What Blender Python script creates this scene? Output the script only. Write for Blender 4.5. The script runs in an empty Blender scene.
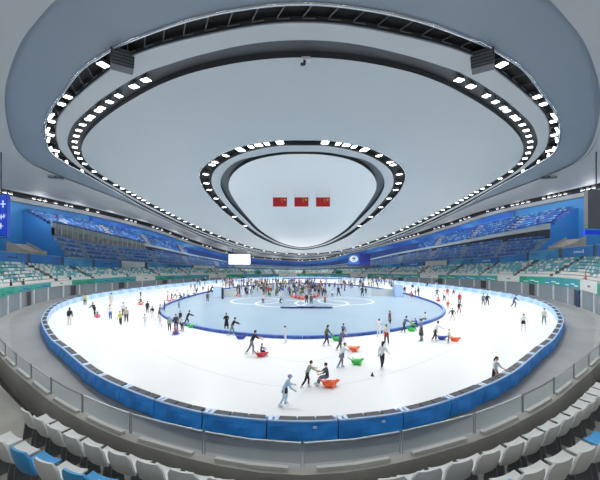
import bpy, bmesh, math, random
import numpy as np
from mathutils import Vector, Matrix
random.seed(7)
sc = bpy.context.scene
COL = sc.collection
F, H, PX0, PY0 = 330.0, 7.6, 302.5, 258.0      # focal length in pixels, eye height, principal point
PI = math.pi

def G(px, py, z=0.0):
    """the place on the level z that lies at a point of the photograph"""
    Y = F * (H - z) / (py - PY0)
    return Vector(((px - PX0) * Y / F, Y, z))

# ------------------------------------------------------------------ materials
def lin(h):
    h = h.lstrip('#'); o = []
    for i in (0, 2, 4):
        c = int(h[i:i + 2], 16) / 255
        o.append(c / 12.92 if c <= .04045 else ((c + .055) / 1.055) ** 2.4)
    return tuple(o) + (1.0,)
_M = {}
def mat(hexc, rough=.6, metal=0.0, noise=0.0, scale=4.0, emit=0.0, hex2=None, stretch=None, spec=None, key=None):
    k = (hexc, rough, metal, noise, scale, emit, hex2, stretch, spec)
    if k in _M: return _M[k]
    m = bpy.data.materials.new(key or 'paint_' + hexc.lstrip('#')); m.use_nodes = True
    nt = m.node_tree; b = nt.nodes['Principled BSDF']
    b.inputs['Base Color'].default_value = lin(hexc); b.inputs['Roughness'].default_value = rough
    b.inputs['Metallic'].default_value = metal
    if spec is not None: b.inputs['Specular IOR Level'].default_value = spec
    if emit:
        b.inputs['Emission Color'].default_value = lin(hexc); b.inputs['Emission Strength'].default_value = emit
    if noise or hex2:
        tc = nt.nodes.new('ShaderNodeTexCoord'); n = nt.nodes.new('ShaderNodeTexNoise'); r = nt.nodes.new('ShaderNodeValToRGB')
        n.inputs['Scale'].default_value = scale; n.inputs['Detail'].default_value = 3
        v = tc.outputs['Object']
        if stretch:
            mp = nt.nodes.new('ShaderNodeMapping'); mp.inputs['Scale'].default_value = stretch
            nt.links.new(v, mp.inputs['Vector']); v = mp.outputs['Vector']
        nt.links.new(v, n.inputs['Vector']); nt.links.new(n.outputs['Fac'], r.inputs['Fac'])
        a = lin(hexc); c = lin(hex2) if hex2 else tuple(x * (1 - noise) for x in a[:3]) + (1,)
        r.color_ramp.elements[0].color = c; r.color_ramp.elements[1].color = a
        r.color_ramp.elements[0].position = .38; r.color_ramp.elements[1].position = .62
        nt.links.new(r.outputs['Color'], b.inputs['Base Color'])
    _M[k] = m
    return m

def glass_mat():
    m = bpy.data.materials.new('clear_glass'); m.use_nodes = True; nt = m.node_tree
    for n in list(nt.nodes): nt.nodes.remove(n)
    o = nt.nodes.new('ShaderNodeOutputMaterial'); mx = nt.nodes.new('ShaderNodeMixShader')
    t = nt.nodes.new('ShaderNodeBsdfTransparent'); g = nt.nodes.new('ShaderNodeBsdfGlossy'); fr = nt.nodes.new('ShaderNodeFresnel')
    t.inputs['Color'].default_value = (.9, .93, .93, 1); g.inputs['Roughness'].default_value = .3; fr.inputs['IOR'].default_value = 1.3
    mx.inputs[0].default_value = .05; nt.links.new(t.outputs[0], mx.inputs[1]); nt.links.new(g.outputs[0], mx.inputs[2])
    nt.links.new(mx.outputs[0], o.inputs['Surface'])
    return m
GLASS = glass_mat()

# ------------------------------------------------------------------ mesh builder
class MB:
    def __init__(s): s.v = []; s.f = []; s.m = []
    def quad(s, a, b, c, d, m=0):
        i = len(s.v); s.v += [tuple(a), tuple(b), tuple(c), tuple(d)]; s.f.append((i, i + 1, i + 2, i + 3)); s.m.append(m)
    def grid(s, rows, m=0, close=False, flip=False):
        i = len(s.v); n = len(rows[0])
        for r in rows: s.v += [tuple(p) for p in r]
        R = len(rows)
        for a in range(R if close else R - 1):
            b = (a + 1) % R
            for j in range(n - 1):
                q = (i + a * n + j, i + b * n + j, i + b * n + j + 1, i + a * n + j + 1)
                s.f.append(q[::-1] if flip else q); s.m.append(m(a, j) if callable(m) else m)
    def sweep(s, rows, m=0):
        """closed profile rows -> solid with end caps"""
        i = len(s.v); n = len(rows[0])
        for r in rows: s.v += [tuple(p) for p in r]
        for a in range(len(rows) - 1):
            for j in range(n):
                k = (j + 1) % n
                s.f.append((i + a * n + j, i + a * n + k, i + (a + 1) * n + k, i + (a + 1) * n + j)); s.m.append(m)
        s.f.append(tuple(i + j for j in range(n))[::-1]); s.m.append(m)
        e = i + (len(rows) - 1) * n
        s.f.append(tuple(e + j for j in range(n))); s.m.append(m)
    def box(s, c, d, rz=0.0, rx=0.0, m=0, taper=1.0):
        M = Matrix.Translation(Vector(c)) @ Matrix.Rotation(rz, 4, 'Z') @ Matrix.Rotation(rx, 4, 'X')
        x, y, z = d[0] / 2, d[1] / 2, d[2] / 2; i = len(s.v)
        for zz, t in ((-z, 1), (z, taper)):
            for a, b in ((-x, -y), (x, -y), (x, y), (-x, y)): s.v.append(tuple(M @ Vector((a * t, b * t, zz))))
        for q in ((3, 2, 1, 0), (4, 5, 6, 7), (0, 1, 5, 4), (1, 2, 6, 5), (2, 3, 7, 6), (3, 0, 4, 7)):
            s.f.append(tuple(i + k for k in q)); s.m.append(m)
    def tube(s, a, b, r, r2=None, n=8, m=0):
        a, b = Vector(a), Vector(b); d = (b - a).normalized()
        u = d.orthogonal().normalized(); w = d.cross(u); r2 = r if r2 is None else r2
        s.sweep([[c + (u * math.cos(t) + w * math.sin(t)) * q for t in [2 * PI * k / n for k in range(n)]] for c, q in ((a, r), (b, r2))], m)
    def ball(s, c, r, n=8, m=0, M=None, keep=None):
        c = Vector(c); r = (r, r, r) if not hasattr(r, '__len__') else r; i = len(s.v)
        for a in range(n + 1):
            for b in range(2 * n):
                t, p = PI * a / n, PI * b / n
                q = Vector((math.sin(t) * math.cos(p) * r[0], math.sin(t) * math.sin(p) * r[1], math.cos(t) * r[2]))
                s.v.append(tuple(c + (M @ q if M else q)))
        for a in range(n):
            for b in range(2 * n):
                t, p = PI * (a + .5) / n, PI * (b + .5) / n
                if keep and not keep(math.sin(t) * math.cos(p), math.sin(t) * math.sin(p), math.cos(t)): continue
                k = (b + 1) % (2 * n)
                s.f.append((i + a * 2 * n + b, i + (a + 1) * 2 * n + b, i + (a + 1) * 2 * n + k, i + a * 2 * n + k)); s.m.append(m)
    def mesh(s, name, mats, org=(0, 0, 0), smooth=False, clean=True):
        me = bpy.data.meshes.new(name); o = Vector(org)
        me.from_pydata([tuple(Vector(p) - o) for p in s.v], [], s.f)
        for m in (mats if isinstance(mats, (list, tuple)) else [mats]): me.materials.append(m)
        me.polygons.foreach_set('material_index', s.m)
        if clean:
            bm = bmesh.new(); bm.from_mesh(me)
            bmesh.ops.remove_doubles(bm, verts=bm.verts, dist=1e-5)
            bmesh.ops.recalc_face_normals(bm, faces=bm.faces)
            bm.to_mesh(me); bm.free()
        if smooth: me.polygons.foreach_set('use_smooth', [True] * len(me.polygons))
        me.update()
        return me
    def build(s, name, mats, parent=None, org=None, smooth=False, clean=True):
        org = Vector(parent['_o']) if parent is not None and org is None else Vector(org or (0, 0, 0))
        o = bpy.data.objects.new(name, s.mesh(name, mats, org, smooth, clean)); COL.objects.link(o)
        if parent is None: o.location = org
        else: o.parent = parent
        o['_o'] = tuple(org)
        return o
def tag(o, label=None, cat=None, group=None, kind=None):
    for k, v in (('label', label), ('category', cat), ('group', group), ('kind', kind)):
        if v: o[k] = v
    return o
def empty(name, loc):
    o = bpy.data.objects.new(name, None); o.location = loc; o.empty_display_size = .2; COL.objects.link(o); o['_o'] = tuple(loc)
    return o
def place(name, mesh, loc, rz=0.0, s=1.0, parent=None):
    o = bpy.data.objects.new(name, mesh); COL.objects.link(o)
    if parent: o.parent = parent
    else: o.location = loc; o.rotation_euler = (0, 0, rz); o.scale = (s, s, s)
    return o

# ------------------------------------------------------------------ plan curves
def catmull(pts, closed=True, sub=24):
    P = [np.array(p, float) for p in pts]; n = len(P); out = []
    for i in range(n if closed else n - 1):
        if closed: a, b, c, d = P[i - 1], P[i], P[(i + 1) % n], P[(i + 2) % n]
        else: a, b, c, d = P[max(i - 1, 0)], P[i], P[i + 1], P[min(i + 2, n - 1)]
        for k in range(sub):
            t = k / sub
            out.append(.5 * ((2 * b) + (c - a) * t + (2 * a - 5 * b + 4 * c - d) * t * t + (3 * b - a - 3 * c + d) * t ** 3))
    return np.array(out)
def sym(pts):
    inner = [p for p in pts if p[0] > .01]
    return pts + [(-x, y) for x, y in reversed(inner)]
class Curve:
    def __init__(s, pts, step):
        q = catmull(pts); q2 = np.vstack([q, q[:1]])
        d = np.hypot(*np.diff(q2, axis=0).T); S = np.concatenate([[0], np.cumsum(d)]); s.L = S[-1]
        s.n = int(round(s.L / step)); u = np.arange(s.n) * s.L / s.n
        s.P = np.stack([np.interp(u, S, q2[:, 0]), np.interp(u, S, q2[:, 1])], 1); s.u = u; s.step = s.L / s.n
        T = np.roll(s.P, -2, 0) - np.roll(s.P, 2, 0); T /= np.hypot(*T.T)[:, None]; s.T = T; s.N = np.stack([T[:, 1], -T[:, 0]], 1)
    def at(s, u):
        x = (u % s.L) / s.step; i = int(x) % s.n; t = x - int(x); j = (i + 1) % s.n
        p = s.P[i] * (1 - t) + s.P[j] * t; n = s.N[i] * (1 - t) + s.N[j] * t; n /= math.hypot(*n)
        return p, n
    def pt(s, u, off, z):
        p, n = s.at(u); return Vector((p[0] + n[0] * off, p[1] + n[1] * off, z))

RINK = Curve(sym([(0, 13.75), (3.2, 14.2), (5.8, 15.2), (9.1, 17.2), (12.2, 19.5), (15, 22.1), (17.7, 24.7), (20.9, 27.7), (25.9, 33.2), (29.7, 38), (35, 46.3), (38.4, 54.5),
                  (39.4, 63), (38.2, 73), (35, 84), (29.8, 95), (22.5, 106), (12, 115.5), (0, 119)]), .5)
INF = Curve(sym([(0, 31.3), (7.5, 33.4), (13.5, 37.8), (18, 43.2), (21, 50), (22, 58), (21.2, 70), (18, 82), (12, 92), (0, 98)]), .5)
WALL = Curve(sym([(0, 6.6), (3.5, 7.6), (6.4, 9.25), (8.5, 10.8), (11.7, 13.35), (14.8, 16.1), (21.5, 22.8), (29.5, 31.5), (37.9, 41.2), (43.4, 52), (46.3, 62), (47, 72), (45.5, 83),
                  (42, 95), (36, 107), (27, 118), (15, 126), (0, 129)]), .8)

# ------------------------------------------------------------------ the floor and the ice
def fill(curve, off, z, name, m):
    mb = MB(); c = Vector((0, 62, z))
    rings = []
    for t in (1, .8, .5, .2, .0):
        rings.append([Vector((p[0] + n[0] * off, p[1] + n[1] * off, z)).lerp(c, 1 - t) for p, n in zip(curve.P, curve.N)])
    for a, b in zip(rings, rings[1:]):
        mb.grid([a + a[:1], b + b[:1]])
    return mb.build(name, m, org=(0, 62, z))
ICE = mat('#eceeef', .28, noise=.02, scale=.15, spec=.25, key='ice')
FLOOR = mat('#8e9192', .55, noise=.12, scale=.3, key='rubber_floor')
fl = MB(); fl.quad((-90, -20, -.02), (90, -20, -.02), (90, 170, -.02), (-90, 170, -.02))
tag(fl.build('floor', FLOOR), kind='structure')
tag(fill(RINK, -.2, 0.0, 'floor_ice', ICE), kind='structure')
tag(fill(INF, 0, 0.012, 'floor_infield', mat('#93aabc', .35, noise=.05, scale=.2, spec=.3, key='blue_ice')), kind='structure')
def line_strip(curve, off, w, z, name, m, u0=0, u1=None):
    u1 = curve.L if u1 is None else u1; k = int((u1 - u0) / .8) + 1; mb = MB()
    mb.grid([[curve.pt(u0 + (u1 - u0) * i / k, off, z), curve.pt(u0 + (u1 - u0) * i / k, off - w, z)] for i in range(k + 1)])
    return mb.build(name, m)
LINE = mat('#d9dde0', .5, key='lane_paint')
tag(line_strip(RINK, -5.6, .09, .006, 'trim_1', LINE), kind='structure')
tag(line_strip(RINK, -10.4, .09, .006, 'trim_2', LINE), kind='structure')
# worn band of the walkway, along the barrier and by the stand
tag(line_strip(WALL, -.12, 1.1, .003, 'trim_3', mat('#9b9d9d', .6, noise=.1, scale=.5)), kind='structure')
# circles on the infield
RW = mat('#e9f2fb', .4, key='circle_paint')
for i, (x, y, r) in enumerate([(-8.2, 58.5, 4.6), (-3.6, 55.4, 4.4), (7.6, 58.2, 5.0), (3.2, 55.6, 4.6)]):
    mb = MB(); mb.grid([[Vector((x + math.cos(t) * q, y + math.sin(t) * q, .02)) for q in (r, r - .42)] for t in [2 * PI * k / 72 for k in range(73)]])
    tag(mb.build('trim_%d' % (4 + i), RW), kind='structure')

# ------------------------------------------------------------------ barrier round the ice
def bar_rows(curve, u0, u1, prof, k=6):
    return [[curve.pt(u0 + (u1 - u0) * i / k, o, z) for o, z in prof] for i in range(k + 1)]
BLUE_COVER = mat('#2a98fa', .5, noise=.2, scale=1.3, stretch=(1, 1, .4), key='blue_cover')
PRINT = mat('#b9d4f2', .45, scale=.35, hex2='#8fb6e6', key='pale_blue_print')
TOPB = mat('#34363a', .5, noise=.2, scale=3); JOINT = mat('#cfe0f4', .5); CAPB = mat('#8fb4e0', .45)
nsec = int(RINK.L / 2.9); sl = RINK.L / nsec
for i in range(nsec):
    u0, u1 = i * sl - sl / 2 + .03, i * sl + sl / 2 - .03
    p, n = RINK.at(i * sl)
    e = empty('barrier_section', RINK.pt(i * sl, 0, 0))
    ym = p[1]
    if ym < 45:
        d = 'deep blue padded barrier section with black top boards, covered side facing the stand'; g = 'covered barrier sections of the near curve'
    elif p[0] < -2: d = 'pale blue printed barrier section on the side below the white screen'; g = 'printed barrier sections under the white screen side'
    else: d = 'pale blue printed barrier section on the side below the dark emblem screen'; g = 'printed barrier sections under the emblem side'
    tag(e, d, 'barrier', g)
    mb = MB()
    rows = []
    for k in range(13):                                  # cover hangs in slack folds
        u = u0 + (u1 - u0) * k / 12
        rows.append([RINK.pt(u, o + (.035 * math.sin(u * 2.3 + zz * 5) + .02 * math.sin(u * 5.1 - zz * 7)) * (1 if 0 < zz < .8 else 0), zz) for o, zz in ((.20, .84), (.16, .84), (.16, .03), (.20, .03), (.22, .25), (.23, .5), (.22, .7))])
    mb.sweep(rows); mb.build('cover', BLUE_COVER, e, smooth=False)
    mb = MB(); mb.sweep(bar_rows(RINK, u0, u1, ((-.16, .84), (-.26, .84), (-.26, 0.0), (-.16, 0.0)))); mb.build('ice_side_pad', PRINT, e)
    mb = MB(); mb.sweep(bar_rows(RINK, u0, u1, ((.15, .82), (-.15, .82), (-.15, .05), (.15, .05)))); mb.build('core', mat('#5b7fae', .6), e)
    mb = MB(); mb.sweep(bar_rows(RINK, u0, u1, ((.23, .9), (.13, .9), (.13, .845), (.23, .845)))); mb.build('edge_rail', CAPB, e)
    if i in (0, 1):
        mb = MB(); c = RINK.at(i * sl)
        mb.box(RINK.pt(i * sl + .5, .245, .66), (.16, .02, .09), rz=math.atan2(c[1][1], c[1][0]) + PI / 2); mb.build('label_plate', mat('#dfe8f2', .5), e)
    w = (u1 - u0 - .5) / 3
    for k in range(3):
        mb = MB(); mb.sweep(bar_rows(RINK, u0 + .45 + k * w, u0 + .45 + (k + 1) * w - .07, ((.12, .885), (-.25, .885), (-.25, .845), (.12, .845)), 3)); mb.build('top_board', TOPB, e)
    mb = MB(); mb.sweep(bar_rows(RINK, u0, u0 + .16, ((.13, .89), (-.26, .89), (-.26, .845), (.13, .845)), 2)); mb.sweep(bar_rows(RINK, u0 + .26, u0 + .42, ((.13, .89), (-.26, .89), (-.26, .845), (.13, .845)), 2)); mb.build('joint_strap', JOINT, e)
# low pads round the infield
nsec = 60; sl = INF.L / nsec
PADC = mat('#3a63b4', .5, scale=2.2, hex2='#26479a', key='infield_pad'); PADT = mat('#7f9fd6', .5)
for i in range(nsec):
    u0, u1 = i * sl + .02, (i + 1) * sl - .02; p, n = INF.at(i * sl + sl / 2)
    e = empty('infield_pad', INF.pt(i * sl + sl / 2, .2, 0))
    tag(e, 'low blue foam pad lying at the near edge of the pale blue infield' if p[1] < 52 else 'low blue foam pad lying at the far edge of the pale blue infield', 'pad',
        'near infield edge pads' if p[1] < 52 else 'far infield edge pads')
    mb = MB(); mb.sweep(bar_rows(INF, u0, u1, ((.42, .012), (.40, .26), (.30, .30), (.05, .30), (0, .26), (0, .014)), 4)); mb.build('foam', PADC, e)
    mb = MB(); mb.sweep(bar_rows(INF, u0, u1, ((.31, .302), (.31, .32), (.03, .32), (.03, .302)), 4)); mb.build('top_cover', PADT, e)

# ------------------------------------------------------------------ stands: heights round the bowl
PXL = {   # level: (offset share, outline on the screen side, outline on the emblem side) of the stand levels
 'F0': [(0, 297.5), (20, 292), (37, 289), (67, 285), (100, 283), (130, 281.5), (185, 278.5), (240, 277), (302, 276), (380, 277), (430, 278), (475, 279.5), (520, 282), (555, 284.9), (575, 288), (592, 292.5)],
 'F1': [(0, 287), (20, 285.5), (37, 283.3), (67, 280.2), (100, 278.2), (130, 276.3), (185, 275), (240, 274), (302, 273.5), (380, 273.7), (430, 274.5), (475, 275.2), (520, 275.9), (560, 276.8), (575, 278.7), (593, 280.5)],
 'S1': [(0, 261), (20, 262.5), (45, 264.5), (75, 266.5), (100, 267.5), (150, 267.3), (190, 267.8), (240, 269), (302, 270), (365, 268.5), (400, 267), (430, 265.5), (455, 264.6), (500, 262.8), (520, 261.3), (560, 258.3), (592, 256)],
 'A1': [(0, 251), (20, 252.5), (40, 254.5), (60, 256.5), (75, 257.7), (100, 259.7), (125, 261), (150, 262.5), (190, 265), (240, 267.5), (302, 269), (365, 266), (400, 263), (430, 260.9), (455, 259.6), (500, 257), (520, 254), (548, 250), (575, 246.5), (592, 245)],
 'B0': [(52, 233.5), (75, 240), (100, 245), (145, 249.5), (190, 257), (240, 265), (302, 268), (340, 266), (370, 261.5), (400, 255.5), (420, 252.5), (490, 243.5), (520, 240), (552, 238)],
 'B1': [(52, 222), (75, 227), (100, 233), (145, 243), (190, 254), (240, 264), (302, 267.5), (340, 265), (370, 259), (400, 252), (420, 248.7), (490, 235), (552, 222.5)],
 'R0': [(0, 199), (20, 202.7), (40, 206.5), (60, 210), (80, 213.5), (100, 218), (125, 224), (150, 230), (170, 237), (187, 243), (205, 248.5), (220, 253), (250, 258.5), (302, 262), (330, 259.5), (350, 253.7), (390, 244.5), (420, 237.5), (460, 225.5), (490, 215.5), (530, 207), (570, 199.5), (600, 194)],
}
DBV = np.array([float(np.interp(p[1], [85, 105, 129], [20, 16, 9.5])) for p in WALL.P])
OFF = {'F0': lambda d: 0, 'F1': lambda d: .05, 'S1': lambda d: 6.9, 'A1': lambda d: 6.9, 'B0': lambda d: 6.9 + (d - 6.9) * .43, 'B1': lambda d: 6.9 + (d - 6.9) * .42, 'R0': lambda d: d - .6}
PXUP = np.zeros(WALL.n)
def smooth_levels():
    out = {'DB': DBV}
    for k, poly in PXL.items():
        xs, ys = zip(*poly); v = np.full(WALL.n, np.nan); Ys = WALL.P[:, 1]
        for i in range(WALL.n):
            o = OFF[k](DBV[i]); q = WALL.P[i] + WALL.N[i] * o
            if Ys[i] < 36: continue
            px = PX0 + F * q[0] / q[1]
            if k == 'B0': PXUP[i] = px
            if not xs[0] - 1 <= px <= xs[-1] + 1: continue
            v[i] = H + (PY0 - np.interp(px, xs, ys)) * q[1] / F
        nearz = {'F0': 2.55, 'F1': 3.4, 'S1': 6.3}.get(k)
        for i in range(WALL.n):
            if Ys[i] < 24 and nearz: v[i] = nearz
        ok = np.where(~np.isnan(v))[0]; t = np.concatenate([ok - WALL.n, ok, ok + WALL.n]); v = np.interp(np.arange(WALL.n), t, np.concatenate([v[ok]] * 3))
        for _ in range(3): v = np.convolve(np.concatenate([v[-6:], v, v[:6]]), np.ones(7) / 7, 'same')[6:-6]
        out[k] = v
    return out
LV = smooth_levels()
def L(k, u):
    x = (u % WALL.L) / WALL.step; i = int(x) % WALL.n; t = x - int(x)
    return LV[k][i] * (1 - t) + LV[k][(i + 1) % WALL.n] * t
def wp(u, o, z): return WALL.pt(u, o, z)
def fr(u, f):                                          # upper tier depth shrinks with the rear wall
    return 6.9 + (L('DB', u) - 6.9) * f
CONC = mat('#9a9b99', .75, noise=.18, scale=.8, key='concrete'); GREYW = mat('#a3a7aa', .6, noise=.1, scale=.3, key='grey_wall')
US = WALL.u; N = WALL.n
def ring(fn, name, m, sel=None, close=True, smooth=False):
    mb = MB()
    idx = [i for i in range(N) if sel is None or sel(i)]
    if sel is None: mb.grid([fn(US[i]) for i in idx], close=True)
    else:
        runs = []
        for i in idx:
            if runs and runs[-1][-1] == i - 1: runs[-1].append(i)
            else: runs.append([i])
        if len(runs) > 1 and runs[0][0] == 0 and runs[-1][-1] == N - 1: runs[0] = [i - N for i in runs.pop()] + runs[0]
        for r in runs: mb.grid([fn(US[i % N]) for i in r])
    return tag(mb.build(name, m, smooth=smooth), kind='structure')
NR = 7
def pitch(u): return float(np.interp(WALL.at(u)[0][1], [20, 28], [1.12, .85]))
def row_z(u, k):
    f1, s1 = L('F1', u), L('S1', u); z0 = f1 - .4; dz = (s1 - .8 - z0) / (NR - 1)
    return z0 + dz * k
def tier_profile(u):
    f1 = L('F1', u); pts = [(0, 0.0), (0, f1), (.22, f1), (.22, f1 - .85), (.6, f1 - .85)]
    for k in range(NR):
        pts += [(.6 + pitch(u) * k, row_z(u, k)), (.6 + pitch(u) * (k + 1), row_z(u, k))]
    pts += [(max(6.9, .6 + pitch(u) * NR), L('S1', u) - .7)]
    return [wp(u, o, z) for o, z in pts]
ring(tier_profile, 'wall_stand', mat('#a09f98', .7, noise=.16, scale=.6, key='stand_concrete'))
ring(lambda u: [wp(u, .222, L('F1', u) - .845), wp(u, .598, L('F1', u) - .845)], 'trim_16', mat('#5a554b', .8, noise=.25, scale=1.2))
far = lambda i: WALL.P[i][1] > 27
ring(lambda u: [wp(u, 6.9, L('S1', u) - .75), wp(u, 6.9, L('A1', u) - .05), wp(u, 7.2, L('A1', u) - .05), wp(u, 7.2, L('A1', u) - .8)], 'wall_band', mat('#5d6672', .6), far)
UP = lambda i: WALL.P[i][1] > 55 and 50 < PXUP[i] < 554
YUP = {sg: min(WALL.P[i][1] for i in range(N) if UP(i) and WALL.P[i][0] * sg > 0) for sg in (-1, 1)}
ring(lambda u: [wp(u, 7.2, L('A1', u) - .8), wp(u, L('DB', u), L('A1', u) - .8)], 'floor_concourse', CONC, lambda i: 27 < WALL.P[i][1] and not UP(i))
UR = 6
def up_pt(u, k):
    z0, z1 = L('A1', u) - .8, L('B0', u) - .2
    return z0 + (z1 - z0) * k / (UR - 1)
def upper_profile(u):
    pts = []
    for k in range(UR):
        o0, o1 = fr(u, .03 + .40 * k / UR), fr(u, .03 + .40 * (k + 1) / UR)
        pts += [(o0, up_pt(u, k)), (o1, up_pt(u, k))]
    b = fr(u, .43)
    pts += [(b, L('B0', u))]
    return [wp(u, o, z) for o, z in pts]
ring(upper_profile, 'wall_upper_tier', mat('#8fa2ba', .75, noise=.2, scale=.8), UP)
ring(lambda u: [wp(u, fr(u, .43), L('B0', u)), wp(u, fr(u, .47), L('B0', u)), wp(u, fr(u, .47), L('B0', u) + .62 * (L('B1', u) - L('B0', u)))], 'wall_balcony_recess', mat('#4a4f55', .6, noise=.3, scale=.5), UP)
ring(lambda u: [wp(u, fr(u, .47), L('B1', u) - .38 * (L('B1', u) - L('B0', u))), wp(u, fr(u, .42), L('B1', u) - .38 * (L('B1', u) - L('B0', u))), wp(u, fr(u, .42), L('B1', u)), wp(u, fr(u, .44), L('B1', u))], 'trim_8', mat('#c4ccd0', .5, noise=.1, scale=.4), UP)
ring(lambda u: [wp(u, fr(u, .419), L('B1', u) - .12), wp(u, fr(u, .417), L('B1', u) + .05), wp(u, fr(u, .43), L('B1', u) + .05)], 'trim_9', mat('#8fc4cf', .5), UP)
TR = 7
def top_z(u, k):
    z0, z1 = L('B1', u) - .3, L('B1', u) - .3 + .66 * (L('R0', u) - L('B1', u))
    return z0 + (z1 - z0) * k / (TR - 1)
def top_profile(u):
    pts = []
    for k in range(TR):
        pts += [(fr(u, .44 + .53 * k / TR), top_z(u, k)), (fr(u, .44 + .53 * (k + 1) / TR), top_z(u, k))]
    return [wp(u, o, z) for o, z in pts]
ring(top_profile, 'wall_top_tier', mat('#34549c', .7, noise=.25, scale=.6), UP)
BACK = mat('#4290ce', .55, scale=.05, hex2='#3a82c4', stretch=(1, 1, 2.5), key='blue_drape')
def back_mat():
    m = bpy.data.materials.new('blue_mural'); m.use_nodes = True; nt = m.node_tree; b = nt.nodes['Principled BSDF']; b.inputs['Roughness'].default_value = .55
    tc = nt.nodes.new('ShaderNodeTexCoord'); mp = nt.nodes.new('ShaderNodeMapping'); mp.inputs['Scale'].default_value = (.05, .05, .16); mp.inputs['Rotation'].default_value = (.3, .5, 0)
    n = nt.nodes.new('ShaderNodeTexNoise'); n.inputs['Scale'].default_value = 1.6; n.inputs['Detail'].default_value = 2.5; n.inputs['Distortion'].default_value = .6
    r = nt.nodes.new('ShaderNodeValToRGB'); e = r.color_ramp.elements
    e[0].position, e[0].color = .36, lin('#2560c4'); e[1].position, e[1].color = .60, lin('#4b93e0')
    x = e.new(.5); x.color = lin('#2f74d2'); x = e.new(.68); x.color = lin('#7fb2ea')
    nt.links.new(tc.outputs['Object'], mp.inputs['Vector']); nt.links.new(mp.outputs[0], n.inputs['Vector']); nt.links.new(n.outputs['Fac'], r.inputs['Fac']); nt.links.new(r.outputs['Color'], b.inputs['Base Color'])
    return m
MURAL = back_mat()
ring(lambda u: [wp(u, L('DB', u), L('S1', u) - 1), wp(u, L('DB', u), L('R0', u) + 1.2)], 'wall_rear', MURAL, lambda i: WALL.P[i][1] > 90)
ring(lambda u: [wp(u, L('DB', u), L('S1', u) - 1), wp(u, L('DB', u), L('R0', u) + 1.2)], 'wall_side', BACK, lambda i: 20 < WALL.P[i][1] <= 91)
# end walls of the upper tiers
for sgn, nm in ((-1, 'wall_left_end'), (1, 'wall_right_end')):
    i = min((i for i in range(N) if WALL.P[i][0] * sgn > 0 and UP(i)), key=lambda i: WALL.P[i][1]); u = US[i]
    mb = MB(); pr = [wp(u, 7.2, L('A1', u) - 1)] + upper_profile(u) + [wp(u, fr(u, .42), L('B0', u)), wp(u, fr(u, .42), L('B1', u))] + top_profile(u) + [wp(u, L('DB', u), top_z(u, TR - 1)), wp(u, L('DB', u), L('A1', u) - 1)]
    mb.v = [tuple(p) for p in pr]; mb.f = [tuple(range(len(pr)))]; mb.m = [0]
    d = Vector((WALL.T[i][0], WALL.T[i][1], 0)) * .02
    tag(mb.build(nm, mat('#3f86cc', .6), clean=False), kind='structure')

# lower wall: pale posts and dark doorways
for i, u in enumerate(np.arange(0, WALL.L, 5.2)):
    p, n = WALL.at(u)
    if p[1] < 34 : continue
    mb = MB(); z = L('F0', u)
    mb.box(wp(u, -.06, z / 2 + .0), (.34, .22, z), rz=math.atan2(n[1], n[0]) + PI / 2)
    tag(mb.build('column', mat('#c9cccd', .6, noise=.1, scale=1), org=wp(u, -.06, 0)), kind='structure')
k = 0
for u in np.arange(2.0, WALL.L, 15.6):
    p, n = WALL.at(u)
    if p[1] < 40: continue
    k += 1; mb = MB(); z = L('F0', u) * .92
    mb.box(wp(u, -.02, z / 2), (1.9, .1, z), rz=math.atan2(n[1], n[0]) + PI / 2)
    d = tag(mb.build('door_%d' % k, mat('#3c4046', .6), org=wp(u, -.02, 0)), kind='structure')
    mb = MB()
    for s in (-1, 1): mb.box(wp(u + s * 1.0, -.05, z / 2), (.1, .18, z), rz=math.atan2(n[1], n[0]) + PI / 2)
    mb.build('door_frame', mat('#8a8e92', .5), parent=d)

ring(lambda u: [wp(u, -.012, 0), wp(u, -.012, L('F0', u))], 'wall_front', mat('#848f96', .6, noise=.12, scale=.25), lambda i: WALL.P[i][1] > 32)
# ------------------------------------------------------------------ advertising boards
def board(u0, u1, o, zf0, zf1, thick, name, m, label, cat, group, marks=None):
    um = (u0 + u1) / 2; e = empty(name, wp(um, o, zf0(um)))
    k = max(3, int((u1 - u0) / 1.2)); us = [u0 + (u1 - u0) * i / k for i in range(k + 1)]
    mb = MB(); mb.sweep([[wp(u, o - thick, zf0(u)), wp(u, o - thick, zf1(u)), wp(u, o, zf1(u)), wp(u, o, zf0(u))] for u in us]); mb.build('panel', m, e)
    mb = MB(); mb.sweep([[wp(u, o - thick - .02, zf1(u) + .01), wp(u, o - thick - .02, zf1(u) + .06), wp(u, o, zf1(u) + .06), wp(u, o, zf1(u) + .01)] for u in us]); mb.build('top_edge', mat('#cdd6d8', .5), e)
    if marks:
        mb = MB()
        for (f0, f1, h0, h1) in marks:
            a, b = u0 + (u1 - u0) * f0, u0 + (u1 - u0) * f1
            z = lambda u, t: zf0(u) + (zf1(u) - zf0(u)) * t
            mb.quad(wp(a, o - thick - .015, z(a, h0)), wp(b, o - thick - .015, z(b, h0)), wp(b, o - thick - .015, z(b, h1)), wp(a, o - thick - .015, z(a, h1)))
        mb.build('print_mark', mat('#2f4a63' if 'white' in label or 'pale' in label else '#cfe3f2', .5), e)
    return tag(e, label, cat, group)
TEAL = mat('#2fa08f', .5, scale=.3, hex2='#3f8fae', key='teal_print'); WHB = mat('#cfd3cf', .5, noise=.06, scale=1); GRN = mat('#1f8f72', .5, scale=.4, hex2='#2aa58e')
f0 = lambda u: L('F0', u) - .0; f1 = lambda u: L('F1', u) - .07
u = 0.0; i = 0
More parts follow.
